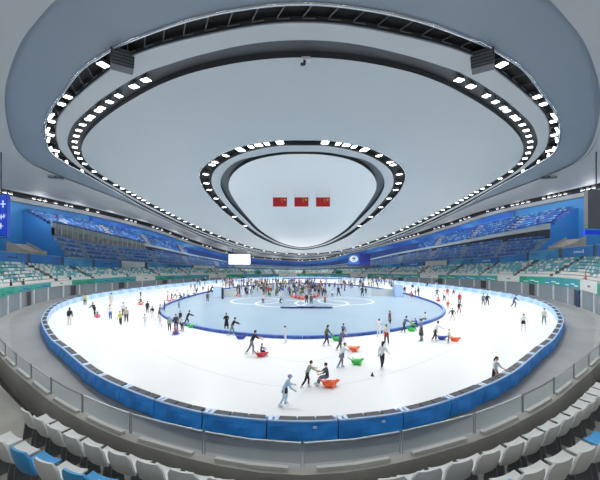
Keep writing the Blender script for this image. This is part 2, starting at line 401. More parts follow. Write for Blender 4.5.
while u < WALL.L - 1:
    p, n = WALL.at(u + 3.5)
    if p[1] > 36:
        side = 'white screen side' if p[0] < 0 else 'emblem screen side'
        c = i % 4
        m = (TEAL, GRN, WHB, TEAL)[c]; w = ('teal', 'green', 'white', 'teal and blue')[c]
        board(u + .03, u + 6.97, -.01, f0, f1, .1, 'advertising_board', m, '%s advertising board on the front of the lower stand, %s' % (w, side), 'advertising board', '%s fascia boards, %s' % (w, side),
              [(.42, .46, .4, .6), (.47, .50, .4, .6), (.51, .56, .4, .6)] if c == 2 else [(.1, .3, .2, .35), (.3, .5, .35, .5), (.6, .8, .2, .3)])
        i += 1
    u += 7
a0 = lambda u: L('S1', u) + .02; a1 = lambda u: L('A1', u) - .06
BB = mat('#2b74c0', .5, scale=.25, hex2='#2f86c8', key='blue_print'); BB2 = mat('#2f86c6', .5, scale=.3, hex2='#57a9c9')
u = 0.0; i = 0
while u < WALL.L - 1:
    p, n = WALL.at(u + 4)
    if p[1] > 40 and p[1] < 118:
        side = 'white screen side' if p[0] < 0 else 'emblem screen side'; c = i % 3
        w = ('blue', 'light blue', 'pale grey')[c]
        board(u + .05, u + 7.4, 6.88, a0, a1, .08, 'banner_board', (BB, BB2, WHB if p[1] > 84 else BB)[c], '%s board between the lower and upper seats, %s' % (w if not (c == 2 and p[1] <= 84) else 'deep blue', side), 'advertising board', '%s tier boards, %s' % (w if not (c == 2 and p[1] <= 84) else 'deep blue', side),
              [(.3, .34, .35, .7), (.36, .4, .4, .55), (.41, .47, .4, .55), (.48, .55, .42, .58), (.57, .62, .4, .6)] if c == 0 else None)
        i += 1
    u += 8.2

# ------------------------------------------------------------------ glass balustrade on the near parapet
i = 0
for s in (1, -1):
    for k in range(9):
        ua, ub = s * (k * 2.1 + .03), s * (k * 2.1 + 2.07)
        um = (ua + ub) / 2
        e = empty('glass_panel', wp(um, .1, L('F1', um)))
        tag(e, 'clear glass balustrade panel with thin dark top rail on the near concrete parapet', 'glass panel', 'near parapet glass panels')
        z0 = L('F1', um) + .14
        mb = MB(); mb.sweep([[wp(q, .085, z0), wp(q, .085, z0 + .40), wp(q, .10, z0 + .40), wp(q, .10, z0)] for q in (ua, um, ub)]); mb.build('pane', GLASS, e)
        mb = MB(); mb.sweep([[wp(q, .075, z0 + .40), wp(q, .075, z0 + .42), wp(q, .11, z0 + .42), wp(q, .11, z0 + .40)] for q in (ua, um, ub)]); mb.build('top_rail', mat('#54585a' if k % 4 == 3 else '#a9b0b0', .4, .6), e)
        for q in (ua, ub):
            mb = MB(); mb.box(wp(q, .1, z0 + .2), (.012, .022, .50), rz=math.atan2(WALL.at(q)[1][1], WALL.at(q)[1][0]) + PI / 2); mb.build('post', mat('#9aa0a2', .4, .5), e)
        mb = MB(); mb.sweep([[wp(q, .04, L('F1', q)), wp(q, .04, L('F1', q) + .06), wp(q, .13, L('F1', q) + .06), wp(q, .13, L('F1', q))] for q in (ua + s * .25, um, ub - s * .25)]); mb.build('base_channel', mat('#b4b6b2', .6), e)

# ------------------------------------------------------------------ stand seats
def seat_mesh(detail):
    """faces +Y, floor at 0"""
    parts = {}
    mb = MB()
    if detail:
        rows = []
        for t in range(9):
            z = .40 + .44 * t / 8; w = .235 * (1 - .30 * max(0, (t - 5) / 3) ** 2); y = -.20 - .10 * t / 8 - .02 * math.sin(PI * t / 8)
            r = []
            for q in range(9):
                x = -w + 2 * w * q / 8; r.append((x, y + .05 * (x / .235) ** 2, z + .0))
            rows.append([Vector(p) for p in r] + [Vector((p[0], p[1] - .035, p[2])) for p in reversed(r)])
        mb.sweep(rows)
        parts['backrest'] = mb; mb = MB()
        rows = []
        for t in range(6):
            y = -.2 + .40 * t / 5
            rows.append([Vector((x, y, .42 + .04 * (x / .23) ** 2 - .02 * math.sin(PI * t / 5))) for x in np.linspace(-.225, .225, 7)] + [Vector((x, y, .385 + .04 * (x / .23) ** 2)) for x in np.linspace(.225, -.225, 7)])
        mb.sweep(rows); parts['seat_pan'] = mb
        for x in (-.2, .2):
            mb = MB(); mb.box((x, -.12, .2), (.035, .3, .4), taper=.7); parts.setdefault('bracket', []).append(mb)
    else:
        mb.box((0, -.02, .41), (.42, .40, .05)); mb.box((0, -.235, .60), (.42, .06, .42), rx=.15, taper=.86); mb.box((0, -.1, .2), (.05, .2, .4))
        parts['seat'] = mb
    return parts
SEATC = {'white': '#d9dbd8', 'teal': '#5fb0b4', 'light blue': '#86b4cc', 'bright blue': '#3f9fdc'}
def seat_color(k, h):
    if k == 0: return 'white'
    if k == 1: return 'white' if h < .75 else 'teal'
    return 'teal' if h < .42 else ('light blue' if h < .58 else 'white')
slots = []
rs = random.Random(3)
for k in range(NR):
    p0 = 0; u = 0
    while u < WALL.L:
        p, n = WALL.at(u)
        stretch = 1.0 if p[1] > 40 else 1 - .0
        o = .6 + pitch(u) * k + .24
        q = wp(u, o, row_z(u, k))
        w = .74 if p[1] < 30 else .54
        # offset curves are longer on bends
        pa, pb = wp(u - .3, o, 0), wp(u + .3, o, 0); g = (pb - pa).length / .6
        aisle = ((u + 3.2) % 11.2) < 1.15
        if p[1] < 30: aisle = (p[0] < -6.3 and k == 0) or (p[0] < -11 and (u % 11.2) < 1.3)
        if not aisle:
            py = PY0 + F * (H - q.z - .8) / max(q.y, .5); px = PX0 + F * q.x / max(q.y, .5)
            vis = q.y > 1 and -6 < px < 606 and py < 484
            slots.append((q.y if vis else 1e3 + q.y, q, math.atan2(n[1], n[0]) + PI / 2, k, rs.random(), vis, p[1]))
        u += w / g
slots.sort(key=lambda a: a[0])
near = [s for s in slots if s[5]][:300]; rest = [s for s in slots if not (s[5] and s in near)] if False else None
nid = set(id(s) for s in near); rest = [s for s in slots if id(s) not in nid]
dm = {k: ([m.mesh('bracket', mat('#6a6d70', .5)) for m in v] if isinstance(v, list) else v) for k, v in seat_mesh(True).items()}
DM = {}
def seat_detail(c):
    if c not in DM:
        m = mat(SEATC[c], .4, key='seat_' + c.replace(' ', '_'))
        DM[c] = (dm['backrest'].mesh('backrest', m, smooth=False), dm['seat_pan'].mesh('seat_pan', m))
    return DM[c]
SM = {}
ROWN = ['front', 'second', 'third', 'fourth', 'fifth', 'sixth', 'top']
ns = 0
for y, q, rz, k, h, vis, wy in near:
    if wy < 30:
        c = 'white' if k == 0 else ('bright blue' if h < .5 else 'white')
        e = empty('stadium_seat', q); e.rotation_euler = (0, 0, rz); e.scale = (1.36, 1.1, 1)
        b, s_ = seat_detail(c)
        place('backrest', b, (0, 0, 0), parent=e); place('seat_pan', s_, (0, 0, 0), parent=e)
        for m in dm['bracket']: place('bracket', m, (0, 0, 0), parent=e)
        tag(e, '%s moulded seat seen from behind, %s row behind the near glass parapet' % (c, ROWN[k]), 'seat', '%s seats, %s row, near stand' % (c, ROWN[k]))
    else:
        c = seat_color(k, h)
        if c not in SM: SM[c] = seat_mesh(False)['seat'].mesh('stadium_seat', mat(SEATC[c], .5))
        o = place('stadium_seat', SM[c], q, rz)
        sd = 'white screen side' if q.x < 0 else 'emblem screen side'
        tag(o, '%s plastic seat in the %s row of the lower side stand, %s' % (c, ROWN[k], sd), 'seat', '%s seats in the %s row, %s' % (c, ROWN[k], sd))
SORD = ['white', 'teal', 'light blue']
def seat_mass(lst, name, mats, label, colf):
    mb = MB()
    for q, rz, ci, w in lst:
        ca, sa = math.cos(rz), math.sin(rz)
        def P(x, y, z): return (q.x + ca * x - sa * y, q.y + sa * x + ca * y, q.z + z)
        w /= 2
        i = len(mb.v)
        mb.v += [P(-w, .18, .43), P(w, .18, .43), P(w, -.2, .40), P(-w, -.2, .40), P(w, -.28, .82), P(-w, -.28, .82), P(-w, .18, .37), P(w, .18, .37), P(w, -.24, .34), P(-w, -.24, .34), P(w, -.34, .82), P(-w, -.34, .82)]
        for f in ((0, 1, 2, 3), (3, 2, 4, 5), (0, 6, 7, 1), (6, 9, 8, 7), (8, 9, 11, 10), (4, 10, 11, 5), (1, 7, 8, 2), (0, 3, 9, 6), (2, 8, 10, 4), (3, 5, 11, 9)):
            mb.f.append(tuple(i + a for a in f)); mb.m.append(ci)
    o = mb.build(name, mats, clean=False)
    return tag(o, label, 'seats', kind='stuff')
seat_mass([(q, rz, SORD.index(seat_color(k, h)), .44) for y, q, rz, k, h, vis, wy in rest if wy > 12 or vis], 'spectator_seating', [mat(SEATC[c], .5) for c in SORD], 'mixed white and teal seating filling the rest of the lower stand', None)
ups = []
for prof, nr, zf, of in (('u', UR, up_pt, lambda u, k: fr(u, .03 + .40 * (k + .55) / UR)), ('t', TR, top_z, lambda u, k: fr(u, .44 + .53 * (k + .6) / TR))):
    for k in range(nr):
        u = 0
        while u < WALL.L:
            p, n = WALL.at(u)
            pa, pb = wp(u - .3, of(u, k), 0), wp(u + .3, of(u, k), 0); g = (pb - pa).length / .6
            if p[1] > YUP[1 if p[0] > 0 else -1] + .8 and ((u + 5) % 10.5) > 1.5 and (prof == 'u' or p[1] < 112) and not (prof == 'u' and p[1] > 122):
                h = rs.random()
                ups.append((wp(u, of(u, k), zf(u, k)), math.atan2(n[1], n[0]) + PI / 2, 0 if h < .55 else (1 if h < .85 else 2), .5))
            u += .62 / g
seat_mass(ups, 'upper_seating', [mat('#3a6ec0', .6), mat('#558fd0', .6), mat('#86add0', .6)], 'deep blue seating of the upper tiers under the roof edge', None)
# stairs: pale slabs up the top tier, dark steps in the lower aisles
for k, u in enumerate(np.arange(5.5, WALL.L, 10.5)):
    p, n = WALL.at(u)
    if not (YUP[1 if p[0] > 0 else -1] + 2 < p[1] < 112): continue
    mb = MB(); rows = []
    for j in range(TR):
        rows += [[wp(u - 1.0 + .5, fr(u, .44 + .53 * j / TR) , top_z(u, j) + .22), wp(u + 1.0, fr(u, .44 + .53 * j / TR), top_z(u, j) + .22)], [wp(u - .5, fr(u, .44 + .53 * (j + 1) / TR), top_z(u, j) + .22), wp(u + 1.0, fr(u, .44 + .53 * (j + 1) / TR), top_z(u, j) + .22)]]
    mb.grid(rows)
    tag(mb.build('stair_slab', mat('#a9aeb2', .7, noise=.1, scale=1)), kind='structure')
for k, u in enumerate(np.arange(-3.2 + .55, WALL.L, 11.2)):
    p, n = WALL.at(u)
    if p[1] < 40: continue
    mb = MB(); rz = math.atan2(n[1], n[0]) + PI / 2
    for j in range(NR): mb.box(wp(u, .65 + .85 * j, row_z(u, j) + .04), (1.0, .35, .1), rz=rz)
    tag(mb.build('aisle_steps', mat('#3e4246', .7)), kind='structure')

# ------------------------------------------------------------------ the roof
SL, ZC0 = .165, 28.1
def plane(px, py):
    a, b = (px - PX0) / F, (PY0 - py) / F
    Y = (ZC0 - H) / (b + SL); return (a * Y, Y)
CX, CY = 0.0, 65.0
LEFT = [
 # F panel edge (inside of the innermost slot)
 [(302.5, 154), (280, 155), (258, 159), (242, 166), (232, 175), (228.5, 185), (232, 196), (245, 214), (262, 231.5), (282, 243), (302.5, 247.2)],
 [(302.5, 151.7), (280, 152.3), (258, 156), (238, 161), (226, 170), (220.8, 180), (222, 190), (230, 203), (243, 217), (260, 232.8), (281, 243.7), (302.5, 247.9)],
 [(302.5, 145.5), (280, 146), (258, 149.5), (236, 156), (219, 166), (212, 176), (213, 188), (222, 201), (240, 219.5), (258, 233.6), (280, 244.6), (302.5, 248.7)],
 [(302.5, 140), (280, 140.5), (258, 143), (236, 148), (216, 157), (203, 167), (199.3, 175), (201.5, 185), (208, 195), (225, 212.5), (243, 226.5), (260, 238), (281, 246.4), (302.5, 250)],
 # D panel edge
 [(302.5, 57.5), (250, 61), (200, 70.7), (167, 81.7), (140, 95), (113, 111.7), (93, 128), (83, 142), (82, 153), (88, 164), (103, 176), (127, 190), (160, 208), (200, 227.5), (240, 243.5), (270, 251.3), (302.5, 253.6)],
 [(302.5, 40), (250, 44), (200, 55), (167, 65), (140, 75), (107, 95), (88, 110), (73, 125), (67.5, 140), (70, 150), (79, 163), (97, 176.5), (122, 191), (155, 209), (198, 229.5), (239, 245), (270, 252.3), (302.5, 254.6)],
 # C panel outer edge
 [(302.5, 23), (250, 27), (177, 42), (133, 56), (115, 67), (85, 90), (62, 113), (56.5, 127), (57, 140), (62, 152), (76, 165), (95, 177.5), (120, 192), (154, 210.5), (197, 230.5), (238, 245.8), (270, 252.8), (302.5, 255)],
 [(302.5, 5), (250, 9), (190, 21), (130, 42), (96, 60), (80, 72), (66.5, 89), (54.7, 104.7), (46.7, 119), (44.7, 133), (48.5, 150), (60, 160), (84, 174), (112, 189.5), (152, 212), (196, 232), (238, 247), (270, 253.6), (302.5, 256)],
 # A panel outer edge
 [(302.5, -60), (150, -45), (70, -20), (28, 20), (10, 50), (0, 88), (2, 118), (10, 144), (25, 161), (50, 173), (67.5, 180), (120, 200), (150, 213), (185, 229), (214, 241.5), (240, 249), (270, 255), (302.5, 257.6)],
]
TH = np.linspace(-PI, PI, 289)[:-1]
def radial(plan):
    q = catmull(plan, sub=30); th = np.arctan2(q[:, 1] - CY, q[:, 0] - CX); r = np.hypot(q[:, 0] - CX, q[:, 1] - CY)
    o = np.argsort(th); th, r = th[o], r[o]
    return np.interp(TH, np.concatenate([th[-5:] - 2 * PI, th, th[:5] + 2 * PI]), np.concatenate([r[-5:], r, r[:5]]))
CON = []
for c in LEFT:
    pl = [plane(*p) for p in c]
    right = [(-x, y) for x, y in pl]                      # near, round the +X side, far
    CON.append(radial(right + [(x, y) for x, y in pl[-2:0:-1]]))
for a in range(1, len(CON)): CON[a] = np.maximum(CON[a], CON[a - 1] + .25)
def cz(x, y): return ZC0 - SL * y
def cp(t, r, dz=0.0):
    x, y = CX + math.cos(t) * r, CY + math.sin(t) * r
    return Vector((x, y, cz(x, y) + dz))
def ring_solid(ri, ro, name, m, dz=0.0, thick=.5, sub=8, lipm=None):
    mb = MB(); fr_ = [0] + [(k + 1) / sub for k in range(sub)]
    rows = []
    for j in range(len(TH) ):
        t = TH[j]
        b = [cp(t, ri[j] + (ro[j] - ri[j]) * f, dz) for f in fr_]
        rows.append([cp(t, ri[j], dz + thick)] + b + [cp(t, ro[j], dz + thick)])
    n = len(rows[0])
    mb.grid(rows, m=lambda a, j: 1 if (j == 0 or j == n - 2) else 0, close=True)
    return tag(mb.build(name, [m, lipm or m], clean=True), kind='structure')
MEMB = mat('#bfc6ca', .55, noise=.03, scale=.08, key='roof_membrane_dimmed'); MEMB2 = mat('#c2c6c9', .5, key='roof_ring'); PANA = mat('#8794a2', .45, noise=.05, scale=.1, key='roof_panel_dimmed')  # saucer and outer panel colours darkened to stand for weaker light there
LIP = mat('#3a3d40', .5); BLK = mat('#15171a', .6, noise=.4, scale=1.2, key='slot_black'); DGR = mat('#62676c', .55, noise=.1, scale=.3, key='slot_grey')
ring_solid(np.full(len(TH), .01), CON[0], 'ceiling', mat('#f2f2f0', .6, key='centre_membrane_lit'), lipm=LIP, sub=10)  # centre panel colour whitened to stand for light bounced off the ice
ring_solid(CON[1], CON[2], 'ceiling_ring', MEMB2, lipm=LIP, sub=3)
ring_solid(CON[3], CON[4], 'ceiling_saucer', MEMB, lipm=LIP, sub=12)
ring_solid(CON[5], CON[6], 'ceiling_ring', MEMB2, lipm=LIP, sub=4)
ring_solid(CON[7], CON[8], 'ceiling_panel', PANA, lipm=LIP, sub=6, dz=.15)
for (a, b, m, nm) in ((0, 1, DGR, 'ceiling_slot'), (2, 3, BLK, 'ceiling_slot'), (4, 5, DGR, 'ceiling_slot'), (6, 7, BLK, 'ceiling_slot')):
    ring_solid(CON[a] - .3, CON[b] + .3, nm, m, dz=.62, thick=.2, sub=2)
# bright metal trims along slot edges
def trim(c, dz, r, name, m, off=0.0):
    mb = MB()
    mb.grid([[cp(t, c[j] + off + r * math.cos(q), dz + r * math.sin(q)) for q in [2 * PI * k / 8 for k in range(9)]] for j, t in enumerate(TH)], close=True)
    return tag(mb.build(name, m, smooth=True), kind='structure')
CHROME = mat('#c8ccd0', .22, .9)
trim(CON[7], .1, .12, 'trim_10', CHROME); trim(CON[3], .05, .10, 'trim_11', CHROME); trim(CON[6], .05, .06, 'trim_12', mat('#8a8f94', .4, .5)); trim(CON[8], .1, .1, 'trim_13', LIP)
# roof edge over the stands
rp = np.array([[wp(u, L('DB', u) - .6, 0)[0], wp(u, L('DB', u) - .6, 0)[1]] for u in US]); rz_ = np.array([L('R0', u) for u in US])
th = np.arctan2(rp[:, 1] - CY, rp[:, 0] - CX); rr = np.hypot(rp[:, 0] - CX, rp[:, 1] - CY); o = np.argsort(th); th, rr, rz_ = th[o], rr[o], rz_[o]
ext = lambda a, s=0: np.concatenate([a[-8:] - s, a, a[:8] + s])
RR = np.interp(TH, ext(th, 2 * PI), ext(rr)); RZ = np.interp(TH, ext(th, 2 * PI), ext(rz_))
def tk(j): return .35 + .0 * j
def rpnt(j, dr, dz): t = TH[j]; return Vector((CX + math.cos(t) * (RR[j] + dr), CY + math.sin(t) * (RR[j] + dr), RZ[j] + dz))
TKH = np.array([float(np.interp(RZ[j], [6, 10, 17], [.45, .75, 1.25])) for j in range(len(TH))])    # light truss height
mb = MB()
rows = []
for j, t in enumerate(TH):
    a = cp(t, CON[8][j] - .35, .0); b = rpnt(j, -1.0, TKH[j] + .75 * TKH[j])
    rows.append([a.lerp(b, k / 8) + Vector((0, 0, -.0)) for k in range(9)] + [rpnt(j, 3, TKH[j] * 1.75)])
mb.grid(rows, close=True); tag(mb.build('ceiling_soffit', mat('#b4b7ba', .6, noise=.04, scale=.1, key='soffit')), kind='structure')
mb = MB(); mb.grid([[rpnt(j, -1.0, TKH[j] * 1.75), rpnt(j, -.55, TKH[j] * 1.7), rpnt(j, -.55, TKH[j] * .75)] for j in range(len(TH))], close=True)
tag(mb.build('trim_14', BLK), kind='structure')
mb = MB(); mb.grid([[rpnt(j, -.55, TKH[j] * .75), rpnt(j, -1.1, TKH[j] * .75), rpnt(j, -1.0, 0), rpnt(j, .9, 0)] for j in range(len(TH))], close=True)
tag(mb.build('trim_15', mat('#90969b', .5)), kind='structure')

# ------------------------------------------------------------------ luminaires
def lamp_meshes(w, d, h):
    a = MB(); a.box((0, 0, h / 2 + .02), (w, d, h), taper=.8); a.box((0, 0, h + .12), (w * .3, d * .3, .2))
    b = MB(); b.box((0, 0, 0.0), (w * .94, d * .94, .05))
    return a, b
LENS = mat('#ffffff', .4, emit=9.0, key='lamp_lens'); HOUS = mat('#8b9094', .4, .5)
LMS = {}
def lamp(loc, rz, w, d, h, label, group, tilt=None):
    k = (w, d, h)
    if k not in LMS:
        a, b = lamp_meshes(w, d, h); LMS[k] = (a.mesh('housing', HOUS), b.mesh('lens', LENS))
    e = empty('floodlight', loc); e.rotation_euler = tilt or (0, 0, rz)
    place('housing', LMS[k][0], (0, 0, 0), parent=e); place('lens', LMS[k][1], (0, 0, 0), parent=e)
    tag(e, label, 'floodlight', group)
    return e
def slot_pt(px, py, side, a, b, dz):
    x, y = plane(px, py); x = x if side < 0 else -x
    t = math.atan2(y - CY, x - CX); j = int(round((t + PI) / (2 * PI) * len(TH))) % len(TH)
    return cp(TH[j], (CON[a][j] + CON[b][j]) / 2, dz), TH[j], j
K_RING, K_EDGE = 10.5, 12.0
spots = []
S2 = [(143, 77), (134, 85), (113.5, 95.5), (103, 100), (97, 104.5), (91, 110), (86, 114.5), (81.7, 119), (78, 123.5), (75.5, 129), (72.7, 135), (71, 142), (71.5, 147.5), (73.5, 153), (78, 159), (86, 165), (97, 173.5), (109, 180)]
for sd in (-1, 1):
    for k, (x, y) in enumerate(S2):
        p, t, j = slot_pt(x, y, sd, 4, 5, .1)
        w = CON[5][j] - CON[4][j]
        q = cp(t, CON[5][j] - min(.75, w / 2), .1)
        lamp(q, t, min(.55, w * .8), .62 if k > 1 else .8, .3, 'bright square floodlight in the wide grey roof slot, on its %s bend' % ('emblem side' if sd > 0 else 'screen side'), 'wide slot floodlights %s' % ('emblem side' if sd > 0 else 'screen side'))
        if k % 3 == 0: spots.append(q)
S3 = [(280, 143), (267, 145), (258, 146), (252, 147.5), (240.5, 151), (227, 157), (217, 164), (214, 167), (207, 175), (207, 184), (210, 191), (216, 199), (225, 208), (235, 217), (246, 226)]
for sd in (-1, 1):
    for k, (x, y) in enumerate(S3):
        p, t, j = slot_pt(x, y, sd, 2, 3, .1); w = CON[3][j] - CON[2][j]
        lamp(p, t, min(1.3 if k in (0, 4) else .8, w * .8), .9 if k in (0, 2, 4) else .6, .3, 'bright floodlight in the inner oval roof slot around the flags, %s' % ('emblem side' if sd > 0 else 'screen side'), 'inner slot floodlights %s' % ('emblem side' if sd > 0 else 'screen side'))
        if k % 4 == 0: spots.append(p)
S1 = [(100, 66), (70, 96), (62, 106), (52, 124), (52, 136), (58, 152)]
for sd in (-1, 1):
    for k, (x, y) in enumerate(S1):
        p, t, j = slot_pt(x, y, sd, 6, 7, .05); w = CON[7][j] - CON[6][j]
        lamp(p, t, min(.8, w * .6), .7, .3, 'lone floodlight in the outer black roof slot, %s' % ('emblem side' if sd > 0 else 'screen side'), 'outer slot floodlights %s' % ('emblem side' if sd > 0 else 'screen side'))
        if k % 2 == 0: spots.append(p)
for sd in (-1, 1):  # added glowing strips imitate the shine inside the outer slot
    for k, (x, y) in enumerate([(49, 116), (47, 130), (50, 142), (55, 150), (64, 158), (75, 165), (90, 173)]):
        p, t, j = slot_pt(x, y, sd, 6, 7, .12); w = CON[7][j] - CON[6][j]
        lamp(cp(t, CON[7][j] - .28, .12), t, .22, 2.2, .15, 'added glowing strip standing in for shine along the outer black roof slot, %s' % ('emblem side' if sd > 0 else 'screen side'), 'added outer slot glow strips %s' % ('emblem side' if sd > 0 else 'screen side'))
mb = MB()
for j in range(0, len(TH), 2):
    t, t2 = TH[j], TH[(j + 1) % len(TH)]
    if cp(t, CON[7][j]).y > 75: continue
    mb.tube(cp(t, CON[6][j] + .1, .3), cp(t2, CON[7][(j + 1) % len(TH)] - .15, .5), .05, n=5)
    mb.tube(cp(t, CON[6][j] + .15, .2), cp(t2, CON[6][(j + 1) % len(TH)] + .15, .2), .05, n=5)
tag(mb.build('ceiling_truss', mat('#6d7276', .4, .6)), kind='structure')
# rows of small lamps where the slots run together, and along the roof edge
for sd in (-1, 1):
    for k in range(26):
        f = k / 25; x, y = np.interp(f, [0, .25, .6, .85, 1], [115, 150, 205, 255, 300]), 0
        y = np.interp(x, [115, 122, 155, 198, 239, 270, 302], [184, 188, 206, 226.5, 243, 251, 253.8])
        p, t, j = slot_pt(x, y, sd, 4, 5, .0)
        lamp(cp(t, CON[4][j] + .1, -.15), t, .55, .5, .22, 'small lamp in the row where the roof slots run together, %s' % ('emblem side' if sd > 0 else 'screen side'), 'merged slot lamps %s' % ('emblem side' if sd > 0 else 'screen side'))
last = None
rl = random.Random(5)
for j in range(len(TH)):
    p = rpnt(j, -1.25, TKH[j] * 1.1)
    if p.y < 38: continue
    if (j // 3) % 2 == 0 and rl.random() < .85 or rl.random() < .25:
        sd = 'emblem side' if p.x > 0 else 'screen side'
        e = lamp(p, TH[j], .5, .75 * min(1, TKH[j]), .28 * TKH[j], 'small floodlight on the black light truss along the roof edge, %s' % sd, 'roof edge floodlights %s' % sd, tilt=(0, -.6, TH[j]))
        if j % 7 == 0: spots.append(p + Vector((0, 0, -.6)))
def spot(p, k, ang=150):
    l = bpy.data.lights.new('lamp_light', 'SPOT'); l.energy = k * 484 * (max(p.z, 7) / 22) ** 1.0; l.spot_size = math.radians(ang); l.spot_blend = .6; l.shadow_soft_size = .6; l.color = (1, .985, .96)
    o = bpy.data.objects.new('lamp_light', l); o.location = p; COL.objects.link(o)
def even(rad, step, dz):
    pts = [cp(t, rad[j], dz) for j, t in enumerate(TH)]; out = []; acc = 0
    for a_, b_ in zip(pts, pts[1:] + pts[:1]):
        acc += (b_ - a_).length
        if acc >= step: acc -= step; out.append(b_)
    return out
for p in even((CON[4] + CON[5]) / 2, 12, -.3): spot(p, K_RING * (1.9 if p.y > 38 else .95))
for p in even((CON[2] + CON[3]) / 2, 11, -.3): spot(p, K_RING * 1.1)
acc = 0
for j in range(len(TH)):                               # lamps of the light truss wash stands, rear wall and soffit
    p, q = rpnt(j, -6.5, -1.8), rpnt((j + 1) % len(TH), -6.5, -1.8); acc += (q - p).length
    if acc > 10:
        acc -= 10
        l = bpy.data.lights.new('truss_light', 'POINT'); l.energy = K_EDGE * max(p.z, 13) ** 1.5; l.shadow_soft_size = .8; l.color = (1, .985, .96)
        o = bpy.data.objects.new('truss_light', l); o.location = p; COL.objects.link(o)

# ------------------------------------------------------------------ hanging things
# flags
for i, (px, lab) in enumerate(((280, 'red flag with yellow stars, leftmost of the three under the roof'), (301.4, 'red flag with yellow stars, middle one of the three under the roof'), (323, 'red flag with yellow stars, rightmost of the three under the roof'))):
    Y = 56.0; X = (px - PX0) * Y / F; Zt = H + (PY0 - 197.6) * Y / F; Zb = H + (PY0 - 206.6) * Y / F; w = 14 * Y / F
    e = empty('flag', (X, Y, Zb)); tag(e, lab, 'flag', None)
    mb = MB()
    mb.sweep([[Vector((X - w / 2 + w * k / 8, Y + .04 * math.sin(k * 1.3 + i) - d, z)) for d, z in ((.012, Zb), (.012, Zt), (-.012, Zt), (-.012, Zb))] for k in range(9)]); mb.build('cloth', mat('#c01c22', .7), e)
    mb = MB()
    def star(cx, cz_, r):
        b = len(mb.v); mb.v += [(cx + math.sin(q) * (r if k % 2 == 0 else r * .4), Y - .07, cz_ + math.cos(q) * (r if k % 2 == 0 else r * .4)) for k, q in enumerate([PI * k / 5 for k in range(10)])]
        mb.f.append(tuple(range(b, b + 10))); mb.m.append(0)
    star(X + w * .33, Zb + (Zt - Zb) * .75, .22)
    for a, c in ((.17, .88), (.10, .78), (.10, .63), (.17, .53)): star(X + w * a, Zb + (Zt - Zb) * c, .085)
    mb.build('stars', mat('#f4d44a', .6), e, clean=False)
    mb = MB(); mb.tube((X - w / 2 - .05, Y, Zt + .03), (X + w / 2 + .05, Y, Zt + .03), .035); mb.build('top_bar', mat('#c9a9a0', .4), e)
    for s in (-1, 1):
        mb = MB(); mb.tube((X + s * w * .45, Y, Zt + .03), (X + s * w * .45, Y, cz(X, Y) + .02), .012, n=5); mb.build('cord', mat('#8a8f93', .5), e)
# speakers in the outer slot
for sd, lab in ((-1, 'dark ribbed loudspeaker cluster hanging in the outer roof slot, screen side'), (1, 'dark ribbed loudspeaker cluster hanging in the outer roof slot, emblem side')):
    x, y = plane(122.5, 57.5); x = x if sd < 0 else -x; p = Vector((x, y, cz(x, y)))
    e = empty('loudspeaker', p + Vector((0, 0, -.9))); tag(e, lab, 'loudspeaker')
    rz = sd * -.55
    M = Matrix.Rotation(rz, 4, 'Z')
    mb = MB(); mb.box(p + Vector((0, 0, -.25)), (1.55, 1.1, 1.3), rz=rz, taper=1.1); mb.build('cabinet', mat('#34373b', .6), e)
    for k in range(5):
        mb = MB(); mb.box(p + M @ Vector((0, -.57, -.78 + k * .26)), (1.5, .08, .14), rz=rz); mb.build('grille_rib', mat('#5a5e63', .5), e)
    mb = MB(); mb.box(p + Vector((0, 0, -.93)), (1.5, 1.05, .04), rz=rz); mb.build('bottom_grille', mat('#63676b', .6), e)
    for s in (-1, 1):
        mb = MB(); mb.tube(p + M @ Vector((s * .5, 0, .4)), p + M @ Vector((s * .5, 0, 1.2)), .04); mb.build('hanger', mat('#2a2c2e', .5), e)
# camera rig hanging at the middle of the wide slot
x, y = plane(306, 58); p = Vector((x, y, cz(x, y)))
e = empty('camera_rig', p + Vector((0, 0, -.8))); tag(e, 'white bracket with a dark camera hanging under the middle of the roof', 'camera')
mb = MB(); mb.box(p + Vector((0, 0, -.12)), (.7, .5, .2)); mb.build('mount', mat('#d8dadb', .5), e)
mb = MB(); mb.box(p + Vector((-.12, 0, -.36)), (.2, .2, .3)); mb.tube(p + Vector((-.12, -.1, -.55)), p + Vector((-.35, -.35, -.7)), .12); mb.build('camera_head', mat('#1b1c1e', .5), e)
mb = MB(); mb.tube(p + Vector((.1, .1, 0)), p + Vector((-.05, .5, 1.6)), .06); mb.build('boom', mat('#4b4f53', .5), e)
# small winglets at the roof panel edge
for sd in (-1, 1):
    for k, (px, py) in enumerate(((56, 177), (215, 242))):
        x, y = plane(px, py); x = x if sd < 0 else -x; q = Vector((x, y, cz(x, y) - .15))
        mb = MB(); mb.box(q, (1.9 if k == 0 else 2.2, .9, .12), rz=sd * -.5); mb.box(q + Vector((0, 0, .2)), (.3, .3, .4), rz=sd * -.5)
        o = mb.build('roof_winglet', mat('#555b62', .5), org=q); tag(o, 'dark flat winglet under the roof panel edge, %s, %s' % ('emblem side' if sd > 0 else 'screen side', 'close to the side wall' if k == 0 else 'far away'), 'winglet')

